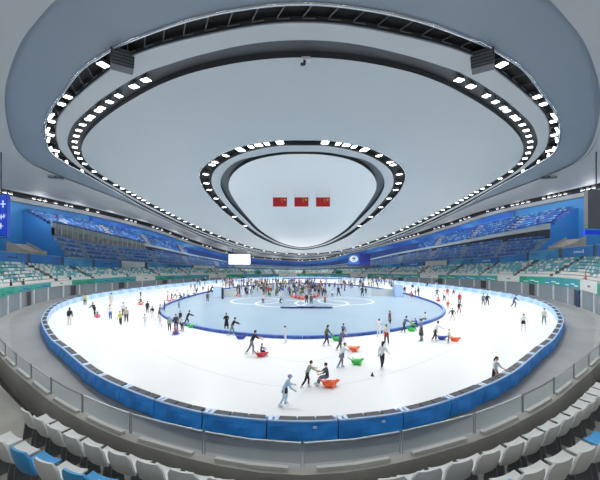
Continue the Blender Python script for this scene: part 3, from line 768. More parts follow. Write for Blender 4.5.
# screens
def wall_box(px0, px1, py0, py1, Y, name):
    X0, X1 = (px0 - PX0) * Y / F, (px1 - PX0) * Y / F; Z1, Z0 = H + (PY0 - py0) * Y / F, H + (PY0 - py1) * Y / F
    return X0, X1, Z0, Z1
X0, X1, Z0, Z1 = wall_box(228.6, 250.2, 254.2, 264.4, 112.0, '')
e = empty('scoreboard', ((X0 + X1) / 2, 112, Z0)); tag(e, 'blank white lit scoreboard in a dark frame under the far roof edge', 'screen')
mb = MB(); mb.box(((X0 + X1) / 2, 112.35, (Z0 + Z1) / 2), (X1 - X0 + .5, .5, Z1 - Z0 + .5)); mb.build('casing', mat('#39415c', .5), e)
mb = MB(); mb.box(((X0 + X1) / 2, 112.08, (Z0 + Z1) / 2), (X1 - X0, .06, Z1 - Z0)); mb.build('display', mat('#ffffff', .4, emit=1.3), e)
for s in (-1, 1):
    mb = MB(); mb.tube(((X0 + X1) / 2 + s * 2.4, 112.4, Z1 + .2), ((X0 + X1) / 2 + s * 2.4, 112.4, Z1 + 3.5), .08); mb.build('hanger', mat('#30343a', .5), e)
X0, X1, Z0, Z1 = wall_box(348, 370.5, 253.5, 266, 112.0, '')
e = empty('scoreboard', ((X0 + X1) / 2, 112, Z0)); tag(e, 'dark blue hanging screen with a pale oval emblem under the far roof edge', 'screen')
mb = MB(); mb.box(((X0 + X1) / 2, 112.35, (Z0 + Z1) / 2), (X1 - X0, .5, Z1 - Z0)); mb.build('casing', mat('#20357e', .5), e)
xm = X0 + (X1 - X0) * .52
mb = MB(); mb.box(((X0 + xm) / 2, 112.06, (Z0 + Z1) / 2 + .2), (xm - X0 - .2, .08, Z1 - Z0 - .8)); mb.build('display', mat('#2f6cc0', .4, emit=.25), e)
mb = MB(); mb.box(((xm + X1) / 2, 112.06, (Z0 + Z1) / 2), (X1 - xm - .4, .08, Z1 - Z0 - .6)); mb.build('side_display', mat('#22308f', .4, emit=.15), e)
mb = MB(); mb.ball(((X0 + xm) / 2, 112.0, (Z0 + Z1) / 2 + .3), (1.45, .04, 1.1), n=12); mb.build('oval_emblem', mat('#dfe6ee', .5, emit=.35), e, smooth=True)
mb = MB(); mb.ball(((X0 + xm) / 2, 111.95, (Z0 + Z1) / 2 + .45), (.55, .04, .4), n=10); mb.box(((X0 + xm) / 2, 111.95, (Z0 + Z1) / 2 - .25), (1.1, .05, .16)); mb.build('emblem_mark', mat('#6f8eb4', .5), e)
for s in (-1, 1):
    mb = MB(); mb.tube(((X0 + X1) / 2 + s * 2.4, 112.4, Z1), ((X0 + X1) / 2 + s * 2.4, 112.4, Z1 + 3.5), .08); mb.build('hanger', mat('#30343a', .5), e)
# big hanging screens at the two edges of the view
Y = 42.0
X0, X1, Z0, Z1 = wall_box(-40, 6.5, 194, 236, Y, '')
e = empty('hanging_screen', ((X0 + X1) / 2, Y, Z0)); tag(e, 'tall bright blue hanging screen with white snowflake marks', 'screen')
mb = MB(); mb.box(((X0 + X1) / 2, Y + .3, (Z0 + Z1) / 2), (X1 - X0, .5, Z1 - Z0)); mb.build('casing', mat('#1d3d9a', .5), e)
mb = MB(); mb.box(((X0 + X1) / 2, Y + .02, (Z0 + Z1) / 2), (X1 - X0 - .2, .05, Z1 - Z0 - .2)); mb.build('display', mat('#1f48c4', .4, emit=.35), e)
mb = MB()
for (x, y, r) in ((3, 204, .42), (1.2, 217, .3), (4, 216, .26), (1, 226, .34), (-12, 205, .5), (-20, 220, .4)):
    c = Vector(((x - PX0) * Y / F, Y - .02, H + (PY0 - y) * Y / F))
    for k in range(3): mb.box(c, (r * .28, .03, r * 2.2), rx=0) if k == 0 else mb.box(c, (r * 1.6, .03, r * .28))
mb.build('snowflake_mark', mat('#dbe8fb', .5, emit=.6), e)
mb = MB(); mb.tube((X1 - 1.5, Y, Z0 - .3), (X1 + .35, Y - .2, Z0 - .15), .06); mb.build('cable_arm', mat('#1b3a8c', .5), e)
for s in (-1, 1):
    mb = MB(); mb.tube(((X0 + X1) / 2 + s * 2, Y + .3, Z1), ((X0 + X1) / 2 + s * 2, Y + .3, Z1 + 6), .07); mb.build('hanger', mat('#30343a', .5), e)
X0, X1, Z0, Z1 = wall_box(588, 640, 190, 236, Y, '')
e = empty('hanging_screen', ((X0 + X1) / 2, Y, Z0)); tag(e, 'dark grey hanging screen casing with a bright blue strip below', 'screen')
mb = MB(); mb.box(((X0 + X1) / 2, Y + .3, (Z0 + Z1) / 2 + .5), (X1 - X0, .6, Z1 - Z0 - 1)); mb.build('casing', mat('#55585a', .6, noise=.1), e)
mb = MB(); mb.box(((X0 + X1) / 2, Y + .1, Z0 + .45), (X1 - X0 + .9, .5, .55)); mb.build('lower_strip', mat('#1f3fd0', .4, emit=.2), e)
for s in (-1, 1):
    mb = MB(); mb.tube(((X0 + X1) / 2 + s * 2, Y + .3, Z1), ((X0 + X1) / 2 + s * 2, Y + .3, Z1 + 6), .07); mb.build('hanger', mat('#30343a', .5), e)

# glazed box on the upper tier
iu = [u for u in US if WALL.at(u)[0][0] < 0 and YUP[-1] < WALL.at(u)[0][1] and wp(u, fr(u, .42), 0).x / wp(u, fr(u, .42), 0).y * F + PX0 < 147]
ua, ub = min(iu), max(iu); e = empty('commentary_box', wp((ua + ub) / 2, fr(ua, .40), L('B0', (ua + ub) / 2))); tag(e, 'long glazed commentary box with pale mullions on the upper tier, screen side', 'commentary box')
us = np.linspace(ua, ub, 19)
mb = MB(); mb.sweep([[wp(q, fr(q, .405), L('B0', q) - .1), wp(q, fr(q, .405), L('B0', q) + .5), wp(q, fr(q, .43), L('B0', q) + .5), wp(q, fr(q, .43), L('B0', q) - .1)] for q in us]); mb.build('sill', mat('#8f9597', .6), e)
mb = MB(); mb.sweep([[wp(q, fr(q, .39), L('B1', q) + .1), wp(q, fr(q, .39), L('B1', q) + .35), wp(q, fr(q, .46), L('B1', q) + .35), wp(q, fr(q, .46), L('B1', q) + .1)] for q in us]); mb.build('roof', mat('#3f5596', .6), e)
mb = MB(); mb.sweep([[wp(q, fr(q, .425), L('B0', q) + .5), wp(q, fr(q, .425), L('B1', q) + .1), wp(q, fr(q, .428), L('B1', q) + .1), wp(q, fr(q, .428), L('B0', q) + .5)] for q in us]); mb.build('rear_panel', mat('#b9b8b0', .6, noise=.35, scale=.7), e)
for q0, q1 in zip(us, us[1:]):
    mb = MB(); mb.sweep([[wp(q, fr(q, .40), L('B0', q) + .5), wp(q, fr(q, .40), L('B1', q) + .1), wp(q, fr(q, .402), L('B1', q) + .1), wp(q, fr(q, .402), L('B0', q) + .5)] for q in (q0, q1)]); mb.build('pane', GLASS, e)
    mb = MB(); mb.tube(wp(q0, fr(q0, .398), L('B0', q0)), wp(q0, fr(q0, .398), L('B1', q0) + .2), .09, n=6); mb.build('mullion', mat('#c2c6c4', .5), e)
# concrete stair blocks at the ends of the upper tier
for px, nm in ((38, 'stair_block'), (557, 'stair_block')):
    u = min((u for u in US if WALL.at(u)[0][1] > 40), key=lambda u: abs(PX0 + F * wp(u, 7.6, 0).x / wp(u, 7.6, 0).y - px)); z = L('A1', u) - .8
    mb = MB()
    rows = [[wp(u + d, 7.3, z), wp(u + d, 7.3, z + 1.2), wp(u + d, 8.3, z + 1.3), wp(u + d, 11.5, z + 3.0), wp(u + d, 11.5, z)] for d in (-2.0, 2.0)]
    mb.sweep(rows)
    for d in (-2.05, 1.95): mb.sweep([[wp(u + d + e_, 7.25, z), wp(u + d + e_, 7.25, z + 1.55), wp(u + d + e_, 8.3, z + 1.75), wp(u + d + e_, 11.5, z + 3.5), wp(u + d + e_, 11.5, z)] for e_ in (0, .12)])
    tag(mb.build(nm, mat('#a7a49c', .75, noise=.15, scale=.8), org=wp(u, 7.3, z)), kind='structure')
# blue covered cameras on tripods at the balcony ends
for px, py, lab in ((59, 222, 'tripod camera under a blue cover on top of the glazed box'), (537.5, 222, 'tripod camera under a blue cover on the balcony corner, emblem side')):
    sg = -1 if px < 300 else 1
    u = min((u for u in US if WALL.at(u)[0][0] * sg > 0), key=lambda u: abs(PX0 + F * wp(u, fr(u, .44), 0).x / wp(u, fr(u, .44), 0).y - px) + (0 if WALL.at(u)[0][1] > YUP[sg] else 999))
    b = wp(u, fr(u, .445), L('B1', u) + (.36 if sg < 0 else .1)); e = empty('covered_camera', b); tag(e, lab, 'camera')
    for k in range(3):
        mb = MB(); t = k * 2 * PI / 3; mb.tube(b + Vector((.3 * math.cos(t), .3 * math.sin(t), 0)), b + Vector((0, 0, .9)), .03); mb.build('leg', mat('#22304a', .5), e)
    mb = MB(); mb.box(b + Vector((0, 0, 1.25)), (.5, .7, .75), taper=.7); mb.build('cover', mat('#1f3f9c', .6), e)

# teal tunnel hoods in the far stand
for px, lab in ((258.5, 'green tunnel hood in the far stand, below the white screen'), (338.5, 'green tunnel hood in the far stand, near the emblem screen')):
    u = min((u for u in US if WALL.at(u)[0][1] > 100), key=lambda u: abs(PX0 + F * wp(u, 1, 0).x / wp(u, 1, 0).y - px))
    b = wp(u, 1.7, L('F1', u) - .1); n = WALL.at(u)[1]
    mb = MB(); rz = math.atan2(n[1], n[0]) + PI / 2; M = Matrix.Rotation(rz, 4, 'Z')
    rows = []
    for yy in (-.9, 1.4):
        rows.append([b + M @ Vector((1.35 * math.cos(t), yy, 1.5 * math.sin(t) + .0)) for t in [PI * k / 10 for k in range(11)]] + [b + M @ Vector((-1.35, yy, -.3)), b + M @ Vector((1.35, yy, -.3))])
    mb.sweep(rows); e = mb.build('tunnel_hood', mat('#1f8a70', .6), org=b); tag(e, lab, 'tunnel hood')
    mb = MB(); mb.sweep([[b + M @ Vector((.8 * math.cos(t), yy, .95 * math.sin(t) - .2)) for t in [PI * k / 8 for k in range(9)]] for yy in (1.38, 1.45)]); mb.build('opening', mat('#0f4a40', .7), parent=e)

# ------------------------------------------------------------------ things on the infield
def infield_wall(px0, px1, py0, py1, name, m, label, cat, deep=.25, back=0.0):
    a = G(px0, py1); b = G(px1, py1); h = (py1 - py0) * a.y / F
    mb = MB(); c = (a + b) / 2
    mb.sweep([[Vector((x, a.y, .013)), Vector((x, a.y, h)), Vector((x, a.y + deep, h)), Vector((x, a.y + deep, .013))] for x in (a.x, b.x)])
    o = mb.build('panel' if False else name, m, org=(c.x, a.y, .013)); tag(o, label, cat)
    mb = MB()
    mb.sweep([[Vector((x, a.y - .03, h)), Vector((x, a.y - .03, h + .06)), Vector((x, a.y + deep + .03, h + .06)), Vector((x, a.y + deep + .03, h))] for x in (a.x - .02, b.x + .02)]); mb.build('top_rail', mat('#9fb2c4', .5), parent=o)
    mb = MB()
    for x in (a.x + .15, b.x - .15): mb.box((x, a.y + deep / 2, .04), (.12, deep + .5, .05))
    mb.build('foot', mat('#7d8a96', .5), parent=o)
    return o
infield_wall(213.5, 221.6, 287.5, 297.5, 'partition_wall', mat('#bfd4e8', .5), 'pale blue square partition at the infield edge beside a dark post', 'partition', 1.2)
p = G(222.6, 299); mb = MB(); mb.box((p.x, p.y, 1.05), (.38, .3, 2.08)); o = mb.build('speaker_post', mat('#2b3640', .5), org=(p.x, p.y, .013)); tag(o, 'dark upright box standing beside the pale blue partition', 'loudspeaker')
mb = MB(); mb.box((p.x, p.y - .16, 1.4), (.3, .03, 1.1)); mb.build('grille', mat('#1a2228', .6), parent=o)
infield_wall(223.6, 235.5, 290.8, 296.5, 'partition_wall', mat('#c8c9c6', .6), 'low beige partition between the dark post and the crowd', 'partition')
infield_wall(371.5, 394, 289.5, 295.8, 'partition_wall', mat('#bfc4c6', .6), 'long low grey partition in front of the skaters beside the blue block', 'partition')
infield_wall(395.3, 403, 285, 297, 'partition_wall', mat('#a9c2ea', .5), 'tall light blue block at the infield edge, emblem side', 'partition', 1.6)
a, b = G(280.5, 308.6), G(332.5, 308.6)
e = empty('long_bench', ((a.x + b.x) / 2, a.y, .013)); tag(e, 'long low dark blue bench lying across the middle of the infield', 'bench')
mb = MB(); mb.box(((a.x + b.x) / 2, a.y + .2, .16), (b.x - a.x, .4, .17)); mb.build('seat', mat('#24356e', .5), e)
mb = MB(); c = (G(297, 308.6).x + G(315.5, 308.6).x) / 2; mb.box((c, a.y + .15, .26), (2.8, .45, .07)); mb.build('raised_pad', mat('#1b2a5e', .5), e)
for k in range(6):
    mb = MB(); mb.box((a.x + .4 + (b.x - a.x - .8) * k / 5, a.y + .2, .045), (.12, .34, .065)); mb.build('foot', mat('#172042', .5), e)
# flat-topped blue gate at the far end of the infield
a, b = G(283, 281.6), G(342, 281.6)
e = empty('timing_gantry', ((a.x + b.x) / 2, a.y, 0)); tag(e, 'long low dark blue banner frame at the far end of the infield', 'banner frame')
mb = MB(); mb.box(((a.x + b.x) / 2, a.y, 1.05), (b.x - a.x, .2, .3)); mb.build('banner', mat('#2c4796', .5), e)
for k in range(5):
    mb = MB(); mb.tube((a.x + .2 + (b.x - a.x - .4) * k / 4, a.y, .3), (a.x + .2 + (b.x - a.x - .4) * k / 4, a.y, .9), .08); mb.build('post', mat('#2c4796', .5), e)
# small dark marker cone on the ice
p = G(372.3, 376); mb = MB(); mb.tube(p + Vector((0, 0, .03)), p + Vector((0, 0, .24)), .08, .02, n=14); o = mb.build('marker_cone', mat('#1c1e20', .5), org=p); tag(o, 'small black marker cone alone on the white ice', 'cone')
mb = MB(); mb.box(p + Vector((0, 0, .015)), (.2, .2, .03)); mb.build('base', mat('#232527', .5), parent=o)
# banner column by the side wall
p = G(580, 307); Y = p.y
e = empty('banner_pillar', p); tag(e, 'upright blue banner pillar with white marks against the grey side wall', 'banner')
hgt = 16.5 * Y / F
mb = MB(); mb.box(p + Vector((0, 0, hgt / 2)), (1.05, .3, hgt), rz=.5); mb.build('banner', mat('#2c4f7c', .5, scale=1.2, hex2='#274069'), e)
mb = MB()
Mr = Matrix.Rotation(.5, 4, 'Z')
for k in range(5): mb.box(p + Mr @ Vector((-.25, -.17, .5 + k * .35)), (.22, .02, .2), rz=.5)
mb.build('white_mark', mat('#cfdbe8', .5), e)
mb = MB(); mb.box(p + Vector((0, 0, .05)), (1.25, .6, .1), rz=.5); mb.build('foot', mat('#30363c', .5), e)
# red locker by the near parapet and a black handrail in the near aisle
u = -(next(u for u in US if WALL.at(u)[0][0] > 13.6)); b = wp(u, .62, L('F1', u) - .85); n = WALL.at(u)[1]; rz = math.atan2(n[1], n[0]) + PI / 2
mb = MB(); mb.box(b + Vector((0, 0, .25)), (2.4, .3, .5), rz=rz); o = mb.build('red_case', mat('#8e1f2a', .5), org=b); tag(o, 'dark red case on the floor against the near parapet', 'case')
mb = MB(); mb.box(b + Vector((0, 0, .51)), (2.44, .34, .04), rz=rz); mb.build('lid', mat('#7b1a24', .5), parent=o)
u = -(next(u for u in US if WALL.at(u)[0][0] > 9.0)); b = wp(u, 1.05, row_z(u, 0)); n3 = Vector((*WALL.at(u)[1], 0))
e = empty('handrail', b); tag(e, 'thin black handrail at the foot of the near aisle', 'handrail')
mb = MB(); mb.tube(b, b + Vector((0, 0, .95)), .025); mb.build('post', mat('#1d1f21', .4), e)
mb = MB(); mb.tube(b + n3 * .5 + Vector((0, 0, .03)), b + n3 * .5 + Vector((0, 0, 1.2)), .025); mb.build('post', mat('#1d1f21', .4), e)
mb = MB(); mb.tube(b + Vector((0, 0, .95)), b + n3 * .5 + Vector((0, 0, 1.2)), .025); mb.build('rail', mat('#1d1f21', .4), e)
#<P>
# ------------------------------------------------------------------ people
def rotx(v, a): c, s = math.cos(a), math.sin(a); return Vector((v.x, v.y * c - v.z * s, v.y * s + v.z * c))
R = math.radians
POSES = {  # lean, (thigh forward, out, knee) for each leg, (arm forward, out, elbow) for each arm, head nod
 'stand':  (3,  (4, 5, 4), (-3, 5, 4), (6, 9, 12), (-2, 10, 14), 4),
 'stand2': (6,  (10, 7, 14), (-6, 5, 8), (24, 14, 45), (8, 12, 20), 10),
 'walk':   (10, (24, 4, 14), (-18, 4, 18), (-22, 10, 25), (26, 10, 30), 4),
 'skate':  (24, (34, 6, 48), (-14, 14, 22), (-30, 26, 20), (32, 24, 30), -12),
 'glide':  (14, (16, 6, 26), (-20, 10, 30), (20, 48, 14), (-12, 50, 12), -4),
 'arms':   (4,  (8, 10, 12), (-4, 12, 10), (8, 62, 10), (4, 64, 12), 0),
 'push':   (25, (24, 4, 26), (-26, 6, 14), (58, 5, 16), (52, 7, 18), -4),
 'hunch':  (30, (30, 8, 44), (-6, 10, 30), (34, 14, 35), (14, 18, 40), -10),
 'sit':    (8,  (88, 9, 62), (82, 10, 54), (52, 12, 26), (46, 12, 30), 0),
 'crouch': (26, (96, 12, 112), (62, 14, 118), (62, 10, 30), (58, 12, 34), -6),
 'armfold': (2, (3, 6, 4), (-2, 7, 4), (26, 6, 92), (30, 4, 88), 8),
}
def skeleton(pose):
    lean, l1, l2, a1, a2, nod = POSES[pose]; lean = R(lean)
    up = rotx(Vector((0, 0, 1)), -lean)
    pel = Vector((0, 0, 0)); J = {'pel': pel, 'waist': pel + up * .14, 'chest': pel + rotx(Vector((0, 0, 1)), -lean * 1.08) * .33, 'neck': pel + rotx(Vector((0, 0, 1)), -lean * 1.12) * .51}
    hd = rotx(Vector((0, 0, 1)), -(lean * .45 + R(nod) * .6)); J['throat'] = J['neck'] + hd * .07; J['head'] = J['neck'] + hd * .185 + rotx(hd, -PI / 2) * .02; J['hd'] = hd
    for sd, (f, o, k), (af, ao, e) in (('L', l1, a1), ('R', l2, a2)):
        x = -1 if sd == 'L' else 1
        hip = pel + Vector((x * .088, 0, -.02)); J['hip' + sd] = hip
        def dirv(f, o):
            v = rotx(Vector((0, 0, -1)), R(f)); v.x = x * math.sin(R(o)); return v.normalized()
        kn = hip + dirv(f, o) * .42; an = kn + dirv(f - k, o * .6) * .41
        J['knee' + sd], J['ank' + sd] = kn, an; J['toe' + sd] = an + Vector((x * .04, .17, -.055)); J['heel' + sd] = an + Vector((0, -.05, -.05))
        sh = J['chest'] + up * .115 + Vector((x * .175, 0, 0)); J['sh' + sd] = sh
        el = sh + dirv(af - math.degrees(lean) * .0, ao) * .285; wr = el + dirv(af + e, ao * .35) * .25
        J['el' + sd], J['wr' + sd] = el, wr; J['hand' + sd] = wr + (wr - el).normalized() * .085
    low = min(J['ankL'].z, J['ankR'].z) - .10
    for k in J:
        if k != 'hd': J[k] = J[k] - Vector((0, 0, low))
    if pose == 'sit':
        pass
    return J
CHAINS = [('pel', 'waist', 'chest', 'neck', 'throat')]
RAD = {'pel': .135, 'waist': .122, 'chest': .142, 'neck': .075, 'throat': .055, 'hip': .095, 'knee': .062, 'ank': .044, 'toe': .036, 'sh': .066, 'el': .046, 'wr': .033, 'hand': .038}
def body_mesh(pose):
    J = skeleton(pose); names = ['pel', 'waist', 'chest', 'neck', 'throat']; edges = [(0, 1), (1, 2), (2, 3), (3, 4)]
    for sd in 'LR':
        b = len(names); names += ['hip' + sd, 'knee' + sd, 'ank' + sd, 'toe' + sd]; edges += [(0, b), (b, b + 1), (b + 1, b + 2), (b + 2, b + 3)]
        b = len(names); names += ['sh' + sd, 'el' + sd, 'wr' + sd, 'hand' + sd]; edges += [(2, b), (b, b + 1), (b + 1, b + 2), (b + 2, b + 3)]
    me = bpy.data.meshes.new('skel'); me.from_pydata([tuple(J[n]) for n in names], edges, []); o = bpy.data.objects.new('skel', me); COL.objects.link(o)
    m = o.modifiers.new('s', 'SKIN'); m.use_smooth_shade = True
    m2 = o.modifiers.new('u', 'SUBSURF'); m2.levels = m2.render_levels = 1
    for n, v in zip(names, me.skin_vertices[0].data):
        r = RAD[n[:-1] if n[-1] in 'LR' else n]; v.radius = (r, r * (.78 if n in ('pel', 'waist', 'chest') else 1)) if n in ('pel', 'waist', 'chest') else (r, r)
    me.skin_vertices[0].data[0].use_root = True
    dg = bpy.context.evaluated_depsgraph_get(); ev = o.evaluated_get(dg); t = ev.to_mesh()
    mb = MB(); mb.v = [tuple(v.co) for v in t.vertices]; mb.f = [tuple(p.vertices) for p in t.polygons]
    segs = [(names[a], names[b]) for a, b in edges]
    reg = {}
    for a, b in segs:
        k = b[:-1] if b[-1] in 'LR' else b
        reg[(a, b)] = {'waist': 1, 'chest': 1, 'neck': 1, 'throat': 0, 'hip': 2, 'knee': 2, 'ank': 2, 'toe': 3, 'sh': 1, 'el': 1, 'wr': 4, 'hand': 0}[k]
    def near(c):
        best = None
        for (a, b), q in reg.items():
            A, B = J[a], J[b]; d = B - A; s_ = max(0, min(1, (c - A).dot(d) / d.length_squared)); dd = (c - A - d * s_).length - .5 * RAD[b[:-1] if b[-1] in 'LR' else b]
            if best is None or dd < best[0]: best = (dd, q)
        return best[1]
    for p in t.polygons: mb.m.append(near(p.center))
    ev.to_mesh_clear(); bpy.data.objects.remove(o, do_unlink=True); bpy.data.meshes.remove(me)
    # head with face
    hd = J['hd']; fw = rotx(hd, -PI / 2); M = Matrix((Vector((1, 0, 0)), fw, hd)).transposed(); h = J['head']
    mb.ball(h, (.075, .094, .116), n=8, m=0, M=M); mb.ball(h + fw * .02 - hd * .05, (.056, .066, .072), n=6, m=0, M=M)
    mb.tube(h + fw * .085 + hd * .012, h + fw * .108 - hd * .022, .007, .014, n=6, m=0)
    mb.box(h + fw * .088 - hd * .055, (.042, .008, .009), m=6)
    for x in (-1, 1):
        mb.ball(h + fw * .084 + hd * .012 + Vector((x * .03, 0, 0)), .010, n=4, m=5); mb.ball(h + Vector((x * .077, 0, 0)), (.012, .022, .032), n=5, m=0, M=M)
    # fingers and thumb
    for sd in 'LR':
        x = -1 if sd == 'L' else 1; a, b = J['wr' + sd], J['hand' + sd]; d = (b - a).normalized(); side = Vector((0, 1, 0)) - d * d.y
        side = side.normalized() if side.length > .2 else Vector((0, 0, 1)); pal = d.cross(side) * x
        for k in range(4):
            p = b - d * .01 + side * (.030 - .02 * k); L1 = (.040, .046, .043, .034)[k]
            q = p + (d + pal * .15).normalized() * L1; mb.tube(p, q, .0095, .009, n=6, m=0); mb.tube(q, q + (d * .75 + pal * .65).normalized() * L1 * .8, .009, .007, n=6, m=0)
        p = a + d * .035 + side * .028; q = p + (side + d * .7).normalized() * .04; mb.tube(p, q, .011, .010, n=6, m=0); mb.tube(q, q + (d + side * .3).normalized() * .032, .010, .008, n=6, m=0)
    return J, mb, M, fw
SKIN = mat('#d9a78a', .55); EYE = mat('#1c1714', .3); LIPC = mat('#a5655a', .5); WHITE = mat('#e6e8ea', .6)
PB = {}
def pose_data(pose):
    if pose in PB: return PB[pose]
    J, mb, M, fw = body_mesh(pose)
    D = {'body': mb.mesh('person', [SKIN, WHITE, WHITE, WHITE, SKIN, EYE, LIPC], smooth=True), 'H': max(v[2] for v in mb.v) + .01}
    # clothes: shells lifted off the body
    bm = bmesh.new(); bm.from_mesh(D['body']); bm.normal_update(); bm.verts.ensure_lookup_table()
    def shell(regs, off):
        q = MB(); ids = {}
        for f in bm.faces:
            if f.material_index in regs:
                fi = []
                for v in f.verts:
                    if v.index not in ids: ids[v.index] = len(q.v); q.v.append(tuple(v.co + v.normal * off))
                    fi.append(ids[v.index])
                q.f.append(tuple(fi)); q.m.append(0)
        # turned-in hem
        be = {}
        for f in q.f:
            for a, b in zip(f, f[1:] + f[:1]): be[(a, b)] = 1
        inv = {v: k for k, v in ids.items()}
        for a, b in list(be):
            if (b, a) not in be:
                i = len(q.v)
                for c in (a, b): vv = bm.verts[inv[c]]; q.v.append(tuple(vv.co - vv.normal * .004))
                q.f.append((b, a, i, i + 1)); q.m.append(0)
        return q.mesh('jacket', WHITE, smooth=True, clean=True)
    D['jacket'] = shell((1, 4), .014); D['shirt'] = shell((1,), .010); D['trousers'] = shell((2,), .011)
    bm.free()
    h, hd = J['head'], J['hd']
    def hair(kind):
        q = MB()
        q.ball(h + hd * .022 - fw * .012, (.085, .100, .112), n=9, M=M, keep=lambda x, y, z: z > .12 or y < .25)
        if kind == 'long':
            q.sweep([[h - fw * .06 + hd * (.02 - .07 * k) + Vector((math.cos(t) * (.078 - .006 * k), 0, 0)) - fw * (.035 * math.sin(t) + .02) for t in [2 * PI * i / 8 for i in range(8)]] for k in range(5)])
        if kind == 'pony':
            q.sweep([[h - fw * (.10 + .03 * math.sin(k * .7)) + hd * (.03 - .075 * k) + Vector((math.cos(t) * r, 0, 0)) - fw * (r * math.sin(t)) for t in [2 * PI * i / 7 for i in range(7)]] for k, r in enumerate((.02, .042, .04, .03, .012))])
        if kind == 'helmet':
            q = MB(); q.ball(h + hd * .03 - fw * .008, (.105, .125, .115), n=10, M=M, keep=lambda x, y, z: z > -.1 or y < -.1); q.sweep([[h + hd * .02 + fw * (.10 + .035 * k) + Vector((x, 0, 0)) + hd * d for x, d in ((-.07, 0), (.07, 0), (.07, .012), (-.07, .012))] for k in (0, 1)])
        return q.mesh('hair', WHITE, smooth=True)
    D['hair'] = {k: hair(k) for k in ('short', 'long', 'pony', 'helmet')}
    def skate(sd):
        q = MB(); a = J['ank' + sd]
        q.sweep([[a + Vector((math.cos(t) * r, math.sin(t) * r * 1.15, z)) for t in [2 * PI * i / 9 for i in range(9)]] for z, r in ((.07, .058), (.0, .055), (-.05, .052))])
        q.sweep([[a + Vector((x * w, y, z)) for x, z in ((-1, -.065), (1, -.065), (.9, -.02 - .018 * k), (-.9, -.02 - .018 * k))] for k, (y, w) in enumerate(((-.075, .040), (.05, .046), (.13, .042), (.19, .022)))])
        return q.mesh('skate_boot', WHITE)
    def blade(sd):
        q = MB(); a = J['ank' + sd]; q.box(a + Vector((0, .055, -.090)), (.006, .30, .018)); q.box(a + Vector((0, -.03, -.073)), (.012, .03, .022)); q.box(a + Vector((0, .12, -.073)), (.012, .03, .022))
        return q.mesh('blade', mat('#b8bcc0', .25, .9))
    D['skate'] = [skate(s) for s in 'LR']; D['blade'] = [blade(s) for s in 'LR']
    # long coat or skirt from the waist
    q = MB(); w, p = J['waist'], J['pel']; dn = Vector((0, (J['kneeL'].y + J['kneeR'].y) / 2 - p.y, (J['kneeL'].z + J['kneeR'].z) / 2 - p.z)); rows = []
    for k in range(7):
        f = k / 6; c = w + (p + dn * 1.12 - w) * f; r = .148 + .07 * f
        rows.append([c + Vector((math.cos(t) * r * (1 + .05 * math.sin(t * 6) * f), math.sin(t) * r * .82 * (1 + .05 * math.cos(t * 5) * f), 0)) for t in [2 * PI * i / 18 for i in range(18)]])
    q.sweep(rows); D['skirt'] = q.mesh('skirt', WHITE, smooth=True)
    q = MB(); rows = []
    for k in range(5):
        f = k / 4; c = w + (p + dn * .48 - w) * f; r = .146 + .06 * f
        rows.append([c + Vector((math.cos(t) * r, math.sin(t) * r * .84, 0)) for t in [2 * PI * i / 18 for i in range(18)]])
    q.sweep(rows); D['short_skirt'] = q.mesh('short_skirt', WHITE, smooth=True)
    D['hip'] = J['pel'].z
    PB[pose] = D
    return D
def setm(o, i, m): o.material_slots[i].link = 'OBJECT'; o.material_slots[i].material = m
CL = {'black': '#1f2125', 'white': '#e4e6e8', 'grey': '#7d838a', 'dark grey': '#44484e', 'red': '#b8323c', 'navy': '#26304f', 'blue': '#3559a8', 'pale blue': '#b4cfdf', 'beige': '#cbbca6', 'brown': '#6e5645', 'sage': '#a5b09c', 'green': '#3a6b4a', 'dark green': '#37443c', 'yellow': '#cfc35a',
      'orange': '#d9713c', 'pink': '#cf8a96', 'purple': '#7d6f9e', 'cream': '#ded8c8', 'teal': '#3d8f92', 'olive': '#5d6148', 'slate': '#5f7391', 'lime': '#7ecb4a', 'skin': '#d9a78a', 'lavender': '#a9a6cf'}
cm = lambda n: mat(CL.get(n, n), .75)
def person(px, py, h, pose, yaw, top, bottom, label, hair='short', hairc='black', boots='white', skirt=None, group=None, parts=True, scale=None, z=0.0, loc=None, short=False):
    D = pose_data(pose); p = loc or G(px, py, z)
    s = scale or h * p.y / F / D['H']
    o = place('person', D['body'], p, R(yaw), s)
    setm(o, 1, cm(top)); setm(o, 2, cm(bottom)); setm(o, 3, cm(boots)); setm(o, 4, SKIN if short else cm(top))
    tag(o, label, 'person', group)
    def kid(n, me, c):
        k = place(n, me, (0, 0, 0), parent=o); setm(k, 0, cm(c)); return k
    kid('helmet' if hair == 'helmet' else 'hair', D['hair'][hair], hairc)
    if parts:
        kid('shirt' if short else 'jacket', D['shirt' if short else 'jacket'], top); kid('trousers', D['trousers'], bottom)
        for a, b in zip(D['skate'], D['blade']):
            k = kid('skate_boot', a, boots); place('blade', b, (0, 0, 0), parent=k)
    if skirt: kid('skirt' if skirt[0] == 'long' else 'short_skirt', D['skirt' if skirt[0] == 'long' else 'short_skirt'], skirt[1])
    return o
